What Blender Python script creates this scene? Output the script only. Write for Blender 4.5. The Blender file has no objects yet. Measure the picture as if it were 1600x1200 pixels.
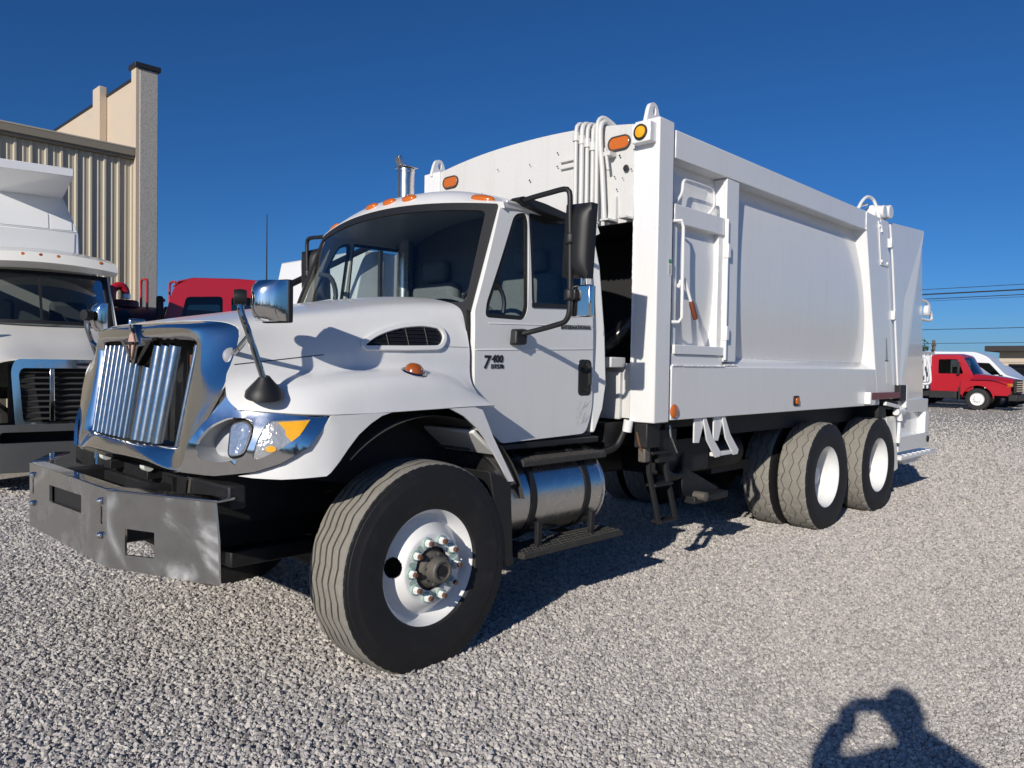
import bpy, bmesh, math, random
from mathutils import Vector, Matrix, noise
from mathutils.geometry import delaunay_2d_cdt
from mathutils.bvhtree import BVHTree
R = math.radians
V = Vector
random.seed(7)
scene = bpy.context.scene
COL = scene.collection

# ------------------------------------------------------------------ camera
CAM = V((-2.4841, -4.1101, 1.5326))
YAW, PITCH, ROLL = 0.8029, -0.0242, 0.0157
fwd = V((math.sin(YAW)*math.cos(PITCH), math.cos(YAW)*math.cos(PITCH), math.sin(PITCH)))
rt = V((math.cos(YAW), -math.sin(YAW), 0)); up = rt.cross(fwd)
r2 = rt*math.cos(ROLL)+up*math.sin(ROLL); u2 = -rt*math.sin(ROLL)+up*math.cos(ROLL)
cam = bpy.data.cameras.new('camera'); camo = bpy.data.objects.new('camera', cam); COL.objects.link(camo)
cam.sensor_width = 36; cam.sensor_fit = 'HORIZONTAL'; cam.lens = 1200.5/1600*36
cam.clip_start = 0.03; cam.clip_end = 2000
camo.matrix_world = Matrix(((r2.x, u2.x, -fwd.x, CAM.x), (r2.y, u2.y, -fwd.y, CAM.y), (r2.z, u2.z, -fwd.z, CAM.z), (0, 0, 0, 1)))
scene.camera = camo

# ------------------------------------------------------------------ sky and sun
SUN_D = V((0.8807, 0.2994, -0.3670)).normalized()       # direction the light travels
w = bpy.data.worlds.new('World'); scene.world = w; w.use_nodes = True
nt = w.node_tree; bg = nt.nodes['Background']
sky = nt.nodes.new('ShaderNodeTexSky'); sky.sky_type = 'NISHITA'; sky.sun_disc = False
sky.sun_elevation = math.asin(-SUN_D.z)
sky.sun_rotation = math.atan2(-SUN_D.x, -SUN_D.y)
sky.altitude = 2000; sky.air_density = 1.0; sky.dust_density = 2.2; sky.ozone_density = 10.0
hs = nt.nodes.new('ShaderNodeHueSaturation'); hs.inputs['Saturation'].default_value = 1.05
nt.links.new(sky.outputs[0], hs.inputs['Color']); nt.links.new(hs.outputs[0], bg.inputs[0]); bg.inputs[1].default_value = 0.058
sl = bpy.data.lights.new('sun', 'SUN'); sl.energy = 3.1; sl.angle = R(0.53); sl.color = (1, 0.935, 0.84)
so = bpy.data.objects.new('sun', sl); COL.objects.link(so); so.location = (-20, -8, 12)
so.rotation_euler = SUN_D.to_track_quat('-Z', 'Y').to_euler()
scene.view_settings.view_transform = 'Standard'; scene.view_settings.look = 'None'
scene.view_settings.exposure = 0.45; scene.view_settings.gamma = 1
scene.render.engine = 'CYCLES'
cy = scene.cycles
cy.use_denoising = True; cy.max_bounces = 8; cy.transparent_max_bounces = 12; cy.glossy_bounces = 5
cy.caustics_reflective = False; cy.caustics_refractive = False; cy.sample_clamp_indirect = 6

# ------------------------------------------------------------------ materials
MATS = {}
def mat(name, col, rough=0.5, metal=0.0, coat=0.0, var=0.0, vscale=6.0, bump=0.0, bscale=200.0, dirt=None, dscale=3.0, damt=0.5, emit=None, rvar=0.0, streak=0.0):
    m = bpy.data.materials.new(name); m.use_nodes = True; MATS[name] = m
    n = m.node_tree.nodes; l = m.node_tree.links; b = n['Principled BSDF']
    b.inputs['Roughness'].default_value = rough; b.inputs['Metallic'].default_value = metal
    b.inputs['Coat Weight'].default_value = coat; b.inputs['Coat Roughness'].default_value = 0.05
    b.inputs['Base Color'].default_value = (*col, 1)
    tc = None
    def coords():
        nonlocal tc
        if tc is None: tc = n.new('ShaderNodeTexCoord')
        return tc.outputs['Object']
    src = None
    if var > 0:
        tx = n.new('ShaderNodeTexNoise'); tx.inputs['Scale'].default_value = vscale; tx.inputs['Detail'].default_value = 6; tx.inputs['Roughness'].default_value = .65
        l.new(coords(), tx.inputs['Vector'])
        mx = n.new('ShaderNodeMix'); mx.data_type = 'RGBA'
        mx.inputs['A'].default_value = (*[c*(1-var) for c in col], 1); mx.inputs['B'].default_value = (*[min(1, c*(1+var)) for c in col], 1)
        l.new(tx.outputs['Fac'], mx.inputs['Factor']); src = mx.outputs['Result']
        if rvar > 0:
            mr = n.new('ShaderNodeMapRange'); mr.inputs['To Min'].default_value = max(0.02, rough-rvar); mr.inputs['To Max'].default_value = rough+rvar
            l.new(tx.outputs['Fac'], mr.inputs['Value']); l.new(mr.outputs[0], b.inputs['Roughness'])
    if dirt is not None:
        t2 = n.new('ShaderNodeTexNoise'); t2.inputs['Scale'].default_value = dscale; t2.inputs['Detail'].default_value = 9; t2.inputs['Roughness'].default_value = .72
        l.new(coords(), t2.inputs['Vector'])
        rp = n.new('ShaderNodeMapRange'); rp.inputs['From Min'].default_value = .52; rp.inputs['From Max'].default_value = .75; rp.inputs['To Max'].default_value = damt
        l.new(t2.outputs['Fac'], rp.inputs['Value'])
        m2 = n.new('ShaderNodeMix'); m2.data_type = 'RGBA'; m2.inputs['B'].default_value = (*dirt, 1)
        if src is not None: l.new(src, m2.inputs['A'])
        else: m2.inputs['A'].default_value = (*col, 1)
        l.new(rp.outputs[0], m2.inputs['Factor']); src = m2.outputs['Result']
    if streak > 0:      # rain-washed grime: noise drawn out down the panel
        mp = n.new('ShaderNodeMapping'); mp.inputs['Scale'].default_value = (9, 9, .7); l.new(coords(), mp.inputs['Vector'])
        t4 = n.new('ShaderNodeTexNoise'); t4.inputs['Scale'].default_value = 1.6; t4.inputs['Detail'].default_value = 7; t4.inputs['Roughness'].default_value = .7; l.new(mp.outputs[0], t4.inputs['Vector'])
        r4 = n.new('ShaderNodeMapRange'); r4.inputs['From Min'].default_value = .5; r4.inputs['From Max'].default_value = .8; r4.inputs['To Max'].default_value = streak; l.new(t4.outputs['Fac'], r4.inputs['Value'])
        m4 = n.new('ShaderNodeMix'); m4.data_type = 'RGBA'; m4.inputs['B'].default_value = (.42, .38, .32, 1)
        if src is not None: l.new(src, m4.inputs['A'])
        else: m4.inputs['A'].default_value = (*col, 1)
        l.new(r4.outputs[0], m4.inputs['Factor']); src = m4.outputs['Result']
    if src is not None: l.new(src, b.inputs['Base Color'])
    if bump > 0:
        t3 = n.new('ShaderNodeTexNoise'); t3.inputs['Scale'].default_value = bscale; t3.inputs['Detail'].default_value = 4
        l.new(coords(), t3.inputs['Vector'])
        bp = n.new('ShaderNodeBump'); bp.inputs['Strength'].default_value = bump; bp.inputs['Distance'].default_value = .01
        l.new(t3.outputs['Fac'], bp.inputs['Height']); l.new(bp.outputs[0], b.inputs['Normal'])
    if emit: b.inputs['Emission Color'].default_value = (*emit, 1); b.inputs['Emission Strength'].default_value = 1
    return m
def glass_mat(name, tint, spec=1.0):
    m = bpy.data.materials.new(name); m.use_nodes = True; MATS[name] = m
    n = m.node_tree.nodes; l = m.node_tree.links; n.remove(n['Principled BSDF'])
    out = n['Material Output']
    tr = n.new('ShaderNodeBsdfTransparent'); tr.inputs[0].default_value = (*tint, 1)
    gl = n.new('ShaderNodeBsdfGlossy'); gl.inputs['Roughness'].default_value = 0.015; gl.inputs[0].default_value = (spec, spec, spec, 1)
    fr = n.new('ShaderNodeFresnel'); fr.inputs[0].default_value = 1.5
    mx = n.new('ShaderNodeMixShader'); l.new(fr.outputs[0], mx.inputs[0]); l.new(tr.outputs[0], mx.inputs[1]); l.new(gl.outputs[0], mx.inputs[2])
    l.new(mx.outputs[0], out.inputs[0]); return m
mat('white', (.80, .80, .785), .32, coat=.45, var=.02, vscale=1.2, dirt=(.62, .59, .54), dscale=1.1, damt=.22, bump=.05, bscale=6, streak=.1)
mat('body_white', (.80, .80, .79), .26, coat=.5, var=.02, vscale=.9, dirt=(.66, .64, .6), dscale=.8, damt=.2, bump=.10, bscale=4, streak=.1)
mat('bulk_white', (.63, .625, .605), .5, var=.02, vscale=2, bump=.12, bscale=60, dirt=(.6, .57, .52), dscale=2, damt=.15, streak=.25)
mat('rim_white', (.80, .80, .785), .4, var=.03, vscale=9, dirt=(.5, .47, .42), dscale=7, damt=.25)
mat('seam', (.015, .015, .016), .7)
mat('black_plastic', (.012, .012, .013), .5, var=.25, vscale=25, bump=.1, bscale=400)
mat('black_gloss', (.012, .012, .013), .18)
mat('black_frame', (.009, .009, .010), .6, var=.4, vscale=7, dirt=(.06, .055, .048), dscale=6, damt=.4)
mat('rubber', (.010, .010, .011), .66, var=.25, vscale=14, bump=.15, bscale=120, dirt=(.06, .055, .05), dscale=6, damt=.35)
mat('tread', (.25, .235, .205), .92, var=.28, vscale=22, bump=.5, bscale=160)
mat('tread_groove', (.12, .11, .092), .95)
mat('chrome', (.86, .84, .81), .10, 1.0, var=.05, vscale=30, rvar=.03)
mat('dull_chrome', (.47, .47, .47), .07, 1.0, var=.3, vscale=4.5, rvar=.055, bump=.12, bscale=3.5, dirt=(.2, .19, .17), dscale=9, damt=.45)
mat('grille_chrome', (.50, .50, .49), .17, 1.0, var=.12, vscale=30, rvar=.08, dirt=(.33, .32, .3), dscale=30, damt=.5)
mat('alu', (.62, .62, .61), .26, 1.0, var=.1, vscale=12, rvar=.08, bump=.03, bscale=30)
mat('alu_step', (.05, .048, .044), .7, .3, var=.4, vscale=14, dirt=(.10, .092, .08), dscale=12, damt=.7, bump=.3, bscale=60)
mat('amber', (.58, .14, .012), .18, coat=.8, var=.15, vscale=70)
mat('amber_dark', (.32, .075, .01), .2, coat=.8, var=.2, vscale=60)
mat('amber_bright', (.95, .42, .01), .15, coat=1, var=.2, vscale=80)
mat('lamp_clear', (.50, .49, .47), .10, .45, coat=1, var=.3, vscale=30, bump=.35, bscale=55)
mat('lens_head', (.52, .53, .53), .08, .75, coat=1, var=.6, vscale=22, bump=.6, bscale=18)
mat('lamp_grey', (.42, .43, .45), .4, .2)
mat('maroon', (.16, .012, .016), .35, coat=.3)
mat('rust', (.13, .06, .03), .8, var=.4, vscale=40)
mat('brown_grip', (.17, .045, .02), .5, var=.3, vscale=60)
mat('nut_green', (.36, .5, .44), .6, var=.2, vscale=60)
mat('hub_iron', (.16, .145, .125), .65, .5, var=.4, vscale=40)
mat('seat', (.17, .175, .18), .85, var=.2, vscale=30)
mat('dash', (.08, .083, .085), .7, var=.2, vscale=20)
mat('hood_liner', (.05, .05, .05), .7, var=.3, vscale=9)
mat('label_white', (.72, .74, .70), .5, var=.04, vscale=40)
mat('label_green', (.05, .30, .16), .5)
mat('label_grey', (.35, .36, .35), .5)
mat('badge_red', (.58, .38, .32), .3)
mat('red', (.42, .012, .022), .28, coat=.5, var=.08, vscale=2, dirt=(.2, .02, .02), dscale=2, damt=.3)
mat('dark_red', (.10, .012, .014), .4, var=.2, vscale=3)
mat('cream_white', (.84, .82, .75), .3, coat=.4, var=.03, vscale=2)
mat('grey_plastic', (.062, .064, .066), .6, var=.15, vscale=14)
mat('van_white', (.74, .75, .76), .3, coat=.4)
mat('rib_metal', (.53, .475, .365), .5, .0, var=.06, vscale=1.2, dirt=(.36, .32, .25), dscale=.9, damt=.35)
mat('stucco', (.55, .455, .35), .92, var=.09, vscale=1.0, bump=.3, bscale=30, dirt=(.42, .40, .36), dscale=.5, damt=.9)
mat('stone_col', (.43, .41, .375), .95, var=.10, vscale=9, bump=.6, bscale=22, dirt=(.16, .15, .13), dscale=26, damt=.9)
mat('cap_dark', (.018, .019, .022), .5)
mat('gutter', (.26, .225, .17), .5)
mat('wood', (.13, .105, .085), .9, var=.3, vscale=14)
mat('cable', (.02, .02, .022), .7)
mat('roof_dark', (.035, .03, .028), .8)
mat('leaf', (.05, .08, .03), .8, var=.3)
mat('skin', (.42, .26, .19), .55); mat('shirt', (.06, .07, .10), .9, var=.2, vscale=20); mat('trouser', (.04, .045, .06), .9); mat('hair', (.02, .015, .012), .7); mat('shoe', (.03, .028, .026), .6)
glass_mat('glass', (.82, .88, .87)); glass_mat('side_glass', (.74, .81, .80)); glass_mat('glass_dark', (.22, .26, .27))

def bumper_mat():
    # polished plate: swirled buffing marks and a film of dust
    m = mat('bumper_plate', (.50, .50, .50), .06, 1.0); n = m.node_tree.nodes; l = m.node_tree.links; b = n['Principled BSDF']
    tc = n.new('ShaderNodeTexCoord'); nz = n.new('ShaderNodeTexNoise'); nz.inputs['Scale'].default_value = 2.6; nz.inputs['Detail'].default_value = 5; nz.inputs['Distortion'].default_value = 2.4
    l.new(tc.outputs['Object'], nz.inputs['Vector'])
    mr = n.new('ShaderNodeMapRange'); mr.inputs['From Min'].default_value = .35; mr.inputs['From Max'].default_value = .7; mr.inputs['To Min'].default_value = .04; mr.inputs['To Max'].default_value = .50; l.new(nz.outputs['Fac'], mr.inputs['Value']); l.new(mr.outputs[0], b.inputs['Roughness'])
    mx = n.new('ShaderNodeMix'); mx.data_type = 'RGBA'; mx.inputs['A'].default_value = (.55, .55, .55, 1); mx.inputs['B'].default_value = (.82, .81, .78, 1); l.new(nz.outputs['Fac'], mx.inputs['Factor']); l.new(mx.outputs['Result'], b.inputs['Base Color'])
    n2 = n.new('ShaderNodeTexNoise'); n2.inputs['Scale'].default_value = 5; n2.inputs['Detail'].default_value = 2; l.new(tc.outputs['Object'], n2.inputs['Vector'])
    bp = n.new('ShaderNodeBump'); bp.inputs['Strength'].default_value = .35; bp.inputs['Distance'].default_value = .02; l.new(n2.outputs['Fac'], bp.inputs['Height']); l.new(bp.outputs[0], b.inputs['Normal'])
bumper_mat()
# ------------------------------------------------------------------ helpers
def tag(o, label=None, cat=None, group=None, kind=None):
    if label: o['label'] = label
    if cat: o['category'] = cat
    if group: o['group'] = group
    if kind: o['kind'] = kind
    return o
def empty(name, loc=(0, 0, 0), rz=0, parent=None):
    o = bpy.data.objects.new(name, None); COL.objects.link(o); o.location = loc; o.rotation_euler = (0, 0, rz); o.empty_display_size = .2
    if parent: o.parent = parent
    return o
def crom(pts, n):
    """Catmull-Rom through pts, n samples, chord-length parameter."""
    pts = [V(p) for p in pts]
    if len(pts) == 2: return [pts[0].lerp(pts[1], i/(n-1)) for i in range(n)]
    d = [0]
    for a, b in zip(pts, pts[1:]): d.append(d[-1]+max(1e-6, (b-a).length))
    out = []
    for i in range(n):
        t = d[-1]*i/(n-1); k = 0
        while k < len(pts)-2 and t > d[k+1]: k += 1
        u = (t-d[k])/(d[k+1]-d[k])
        p1, p2 = pts[k], pts[k+1]; h = d[k+1]-d[k]
        m1 = (p2-pts[k-1])/(d[k+1]-d[k-1])*h if k > 0 else (p2-p1)
        m2 = (pts[k+2]-p1)/(d[k+2]-d[k])*h if k+2 < len(pts) else (p2-p1)
        u2_, u3 = u*u, u*u*u
        out.append(p1*(2*u3-3*u2_+1)+m1*(u3-2*u2_+u)+p2*(-2*u3+3*u2_)+m2*(u3-u2_))
    return out
def rnd(poly, r, n=5):
    """round the corners of a 2-D polygon"""
    out = []; N = len(poly)
    for i in range(N):
        p0, p, p2 = V(poly[i-1]), V(poly[i]), V(poly[(i+1) % N])
        rr = r[i] if isinstance(r, (list, tuple)) else r
        a = (p0-p); b = (p2-p); q = min(rr, a.length*.48, b.length*.48)
        if q < 1e-4: out.append(tuple(p)); continue
        A = p+a.normalized()*q; B = p+b.normalized()*q
        for k in range(n+1):
            t = k/n; out.append(tuple(A*(1-t)**2+p*2*t*(1-t)+B*t*t))
    return out
def ell(cx, cy_, a, b, n=24, rot=0): return [(cx+a*math.cos(t)*math.cos(rot)-b*math.sin(t)*math.sin(rot), cy_+a*math.cos(t)*math.sin(rot)+b*math.sin(t)*math.cos(rot)) for t in [2*math.pi*i/n for i in range(n)]]
def inside(p, poly):
    x, y = p; c = False; j = len(poly)-1
    for i in range(len(poly)):
        xi, yi = poly[i]; xj, yj = poly[j]
        if (yi > y) != (yj > y) and x < (xj-xi)*(y-yi)/(yj-yi)+xi: c = not c
        j = i
    return c
class MB:
    def __init__(s): s.v = []; s.f = []; s.m = []
    def add(s, vs, fs, mi=0):
        o = len(s.v); s.v += [tuple(v) for v in vs]; s.f += [tuple(i+o for i in f) for f in fs]; s.m += [mi]*len(fs); return s
    def box(s, a, b, rot=None, mi=0):
        (x0, y0, z0), (x1, y1, z1) = a, b
        vs = [V(p) for p in ((x0, y0, z0), (x1, y0, z0), (x1, y1, z0), (x0, y1, z0), (x0, y0, z1), (x1, y0, z1), (x1, y1, z1), (x0, y1, z1))]
        if rot is not None:
            c = sum(vs, V())/8; vs = [rot @ (v-c)+c for v in vs]
        return s.hexa(vs, mi)
    def hexa(s, vs, mi=0): return s.add(vs, [(0, 3, 2, 1), (4, 5, 6, 7), (0, 1, 5, 4), (1, 2, 6, 5), (2, 3, 7, 6), (3, 0, 4, 7)], mi)
    def prism(s, poly, fmap, d0, d1, mi=0):
        """poly (a,b) swept from d0 to d1; fmap(a,b,d) -> point"""
        n = len(poly)
        vs = [fmap(a, b, d0) for a, b in poly]+[fmap(a, b, d1) for a, b in poly]
        return s.add(vs, [tuple(range(n))[::-1], tuple(range(n, 2*n))]+[(i, (i+1) % n, n+(i+1) % n, n+i) for i in range(n)], mi)
    def tube(s, pts, r, n=10, caps=True, mi=0):
        pts = [V(p) for p in pts]; rr = r if isinstance(r, (list, tuple)) else [r]*len(pts)
        prev = None; vs = []
        for i, p in enumerate(pts):
            t = (pts[min(i+1, len(pts)-1)]-pts[max(i-1, 0)]).normalized()
            if prev is None: a = t.orthogonal().normalized()
            else: a = (prev-t*prev.dot(t)).normalized()
            prev = a; b = t.cross(a)
            vs += [p+(a*math.cos(2*math.pi*k/n)+b*math.sin(2*math.pi*k/n))*rr[i] for k in range(n)]
        fs = [(i*n+k, i*n+(k+1) % n, (i+1)*n+(k+1) % n, (i+1)*n+k) for i in range(len(pts)-1) for k in range(n)]
        if caps: fs += [tuple(range(n))[::-1], tuple(range((len(pts)-1)*n, len(pts)*n))]
        return s.add(vs, fs, mi)
    def lathe(s, prof, o, ax, n=32, mi=0, closed=False):
        """prof [(r, a)] radius and distance along ax from o; mi may be a list per segment"""
        o = V(o); ax = V(ax).normalized(); e1 = ax.orthogonal().normalized(); e2 = ax.cross(e1)
        vs = []; m = len(prof)
        for k in range(n):
            t = 2*math.pi*k/n; d = e1*math.cos(t)+e2*math.sin(t)
            vs += [o+d*r+ax*a for r, a in prof]
        for j in range(m if closed else m-1):
            s_ = [(k*m+j, k*m+(j+1) % m, ((k+1) % n)*m+(j+1) % m, ((k+1) % n)*m+j) for k in range(n)]
            o0 = len(s.v) if j == 0 else o0
            if j == 0: s.v += [tuple(v) for v in vs]
            s.f += [tuple(i+o0 for i in f) for f in s_]; s.m += [mi[j] if isinstance(mi, (list, tuple)) else mi]*n
        return s
    def grid(s, rows, mi=0, flip=False):
        nr, nc = len(rows), len(rows[0])
        fs = [(i*nc+j, i*nc+j+1, (i+1)*nc+j+1, (i+1)*nc+j) for i in range(nr-1) for j in range(nc-1)]
        if flip: fs = [f[::-1] for f in fs]
        return s.add([p for r_ in rows for p in r_], fs, mi)
    def panel(s, outline, holes, fmap, step=None, mi=0):
        polys = [outline]+list(holes); vs = []; es = []
        for p in polys:
            o = len(vs); q = []
            for i in range(len(p)):          # subdivide long edges so the panel can bend
                a, b = V(p[i]), V(p[(i+1) % len(p)]); k = max(1, int((b-a).length/step)) if step else 1
                q += [a.lerp(b, j/k) for j in range(k)]
            vs += q; es += [(o+i, o+(i+1) % len(q)) for i in range(len(q))]
        if step:
            x0 = min(p[0] for p in outline); x1 = max(p[0] for p in outline); y0 = min(p[1] for p in outline); y1 = max(p[1] for p in outline)
            nx, ny = int((x1-x0)/step), int((y1-y0)/step)
            for i in range(1, nx+1):
                for j in range(1, ny+1):
                    p = (x0+(x1-x0)*i/(nx+1), y0+(y1-y0)*j/(ny+1))
                    if inside(p, outline) and not any(inside(p, h) for h in holes): vs.append(V(p))
        v2, e2, f2, *_ = delaunay_2d_cdt([V(v) for v in vs], es, [], 0, 1e-5)
        fs = []
        for f in f2:
            c = sum((v2[i] for i in f), V((0, 0)))/len(f)
            if inside(c, outline) and not any(inside(c, h) for h in holes): fs.append(tuple(f))
        return s.add([fmap(p[0], p[1]) for p in v2], fs, mi)
    def ring(s, poly, w_, fmap, h=.004, mi=0):
        """flat raised frame of width w_ along a closed polygon (outside it)"""
        n = len(poly); c = sum((V(p) for p in poly), V((0, 0)))/n
        area = sum(poly[i][0]*poly[(i+1) % n][1]-poly[(i+1) % n][0]*poly[i][1] for i in range(n))
        sg = 1 if area > 0 else -1; outp = []
        for i in range(n):
            t = (V(poly[(i+1) % n])-V(poly[i-1])).normalized(); outp.append(V(poly[i])+V((t.y, -t.x))*w_*sg)
        vs = [fmap(a, b, 0) for a, b in poly]+[fmap(a, b, h) for a, b in poly]+[fmap(a, b, h) for a, b in outp]+[fmap(a, b, 0) for a, b in outp]
        fs = []
        for k in range(3): fs += [(k*n+i, k*n+(i+1) % n, (k+1)*n+(i+1) % n, (k+1)*n+i) for i in range(n)]
        return s.add(vs, fs, mi)
    def mirror_y(s):
        o = MB(); o.v = [(x, -y, z) for x, y, z in s.v]; o.f = [f[::-1] for f in s.f]; o.m = list(s.m); return o
    def build(s, name, mats, parent=None, smooth=True, bevel=0, solid=0, soff=-1, ang=35, recalc=True, seg=2, out=None):
        me = bpy.data.meshes.new(name); me.from_pydata(s.v, [], s.f)
        if isinstance(mats, str): mats = [mats]
        for m in mats: me.materials.append(MATS[m])
        if len(mats) > 1: me.polygons.foreach_set('material_index', s.m)
        if recalc:
            bm = bmesh.new(); bm.from_mesh(me); bmesh.ops.remove_doubles(bm, verts=bm.verts, dist=1e-5); bmesh.ops.recalc_face_normals(bm, faces=bm.faces); bm.to_mesh(me); bm.free()
        if out is not None and sum((p.normal*p.area for p in me.polygons), V()).dot(V(out)) < 0: me.flip_normals()
        if smooth:
            me.polygons.foreach_set('use_smooth', [True]*len(me.polygons)); me.set_sharp_from_angle(angle=R(ang))
        me.update()
        o = bpy.data.objects.new(name, me); COL.objects.link(o)
        if parent: o.parent = parent
        if solid: md = o.modifiers.new('solid', 'SOLIDIFY'); md.thickness = solid; md.offset = soff
        if solid and smooth: md = o.modifiers.new('split', 'EDGE_SPLIT'); md.split_angle = R(max(ang, 30)); md.use_edge_sharp = False
        if bevel: md = o.modifiers.new('bevel', 'BEVEL'); md.width = bevel; md.segments = seg; md.limit_method = 'ANGLE'; md.angle_limit = R(30); md.harden_normals = False
        return o
def copy_tree(o, parent=None):
    c = o.copy(); COL.objects.link(c); c.parent = parent
    for ch in list(o.children): copy_tree(ch, c)
    return c
def text_mesh(body, size, name, m, parent, mw, ext=.002, shear=0, spacing=1.0, bold=0):
    cu = bpy.data.curves.new('txt', 'FONT'); cu.body = body; cu.size = size; cu.extrude = ext; cu.shear = shear; cu.space_character = spacing; cu.resolution_u = 3; cu.offset = bold
    t = bpy.data.objects.new('txt', cu); COL.objects.link(t)
    dg = bpy.context.evaluated_depsgraph_get(); me = bpy.data.meshes.new_from_object(t.evaluated_get(dg))
    bpy.data.objects.remove(t); bpy.data.curves.remove(cu); me.name = name; me.materials.clear(); me.materials.append(MATS[m])
    me.transform(mw); o = bpy.data.objects.new(name, me); COL.objects.link(o); o.parent = parent; return o
def fr(o, ex, ey, ez):   # frame matrix from origin and axes
    return Matrix(((ex[0], ey[0], ez[0], o[0]), (ex[1], ey[1], ez[1], o[1]), (ex[2], ey[2], ez[2], o[2]), (0, 0, 0, 1)))
SIDE = lambda y: (lambda a, b, d=0: V((a, y-d, b)))          # (x, z) on the plane y, d outward to the left
FRONT = lambda x: (lambda a, b, d=0: V((x-d, a, b)))         # (y, z) on the plane x, d toward the front
# ------------------------------------------------------------------ ground and gravel
def ground_material():
    m = bpy.data.materials.new('ground'); m.use_nodes = True; MATS['ground'] = m
    n = m.node_tree.nodes; l = m.node_tree.links; b = n['Principled BSDF']; b.inputs['Roughness'].default_value = .95
    b.inputs['Specular IOR Level'].default_value = 0
    tc = n.new('ShaderNodeTexCoord')
    vo = n.new('ShaderNodeTexVoronoi'); vo.inputs['Scale'].default_value = 46; l.new(tc.outputs['Object'], vo.inputs['Vector'])
    v2 = n.new('ShaderNodeTexVoronoi'); v2.inputs['Scale'].default_value = 90; l.new(tc.outputs['Object'], v2.inputs['Vector'])
    bw = n.new('ShaderNodeSeparateColor'); l.new(vo.outputs['Color'], bw.inputs[0])
    cr = n.new('ShaderNodeValToRGB'); e = cr.color_ramp.elements
    e[0].position = 0; e[0].color = (.50, .47, .415, 1); e[1].position = 1; e[1].color = (.66, .625, .555, 1)
    l.new(bw.outputs[0], cr.inputs[0])
    ns = n.new('ShaderNodeTexNoise'); ns.inputs['Scale'].default_value = .35; ns.inputs['Detail'].default_value = 7; ns.inputs['Roughness'].default_value = .6; l.new(tc.outputs['Object'], ns.inputs['Vector'])
    mx = n.new('ShaderNodeMix'); mx.data_type = 'RGBA'; mx.blend_type = 'MULTIPLY'; mx.inputs['Factor'].default_value = 1
    r2_ = n.new('ShaderNodeValToRGB'); r2_.color_ramp.elements[0].position = .3; r2_.color_ramp.elements[0].color = (.80, .80, .82, 1); r2_.color_ramp.elements[1].position = .7; r2_.color_ramp.elements[1].color = (1, .985, .95, 1)
    l.new(ns.outputs['Fac'], r2_.inputs[0]); l.new(cr.outputs[0], mx.inputs['A']); l.new(r2_.outputs[0], mx.inputs['B'])
    l.new(mx.outputs['Result'], b.inputs['Base Color'])
    ad = n.new('ShaderNodeMath'); ad.operation = 'ADD'; l.new(vo.outputs['Distance'], ad.inputs[0]); l.new(v2.outputs['Distance'], ad.inputs[1])
    bp = n.new('ShaderNodeBump'); bp.invert = True; bp.inputs['Strength'].default_value = .9; bp.inputs['Distance'].default_value = .012
    l.new(ad.outputs[0], bp.inputs['Height']); l.new(bp.outputs[0], b.inputs['Normal'])
    s = bpy.data.materials.new('stone'); s.use_nodes = True; MATS['stone'] = s
    n = s.node_tree.nodes; l = s.node_tree.links; b = n['Principled BSDF']; b.inputs['Roughness'].default_value = .9; b.inputs['Specular IOR Level'].default_value = .2
    oi = n.new('ShaderNodeObjectInfo'); cr = n.new('ShaderNodeValToRGB'); cr.color_ramp.interpolation = 'LINEAR'
    e = cr.color_ramp.elements; e[0].position = 0; e[0].color = (.24, .228, .212, 1); e[1].position = 1; e[1].color = (.66, .62, .555, 1)
    q = e.new(.35); q.color = (.44, .412, .395, 1); q = e.new(.75); q.color = (.53, .50, .465, 1)
    l.new(oi.outputs['Random'], cr.inputs[0]); l.new(cr.outputs[0], b.inputs['Base Color'])
ground_material()
g = MB(); S_ = 600
g.add([(-S_, -S_, 0), (S_, -S_, 0), (S_, S_, 0), (-S_, S_, 0)], [(0, 1, 2, 3)])
tag(g.build('ground', 'ground', smooth=False), kind='structure')

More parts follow.
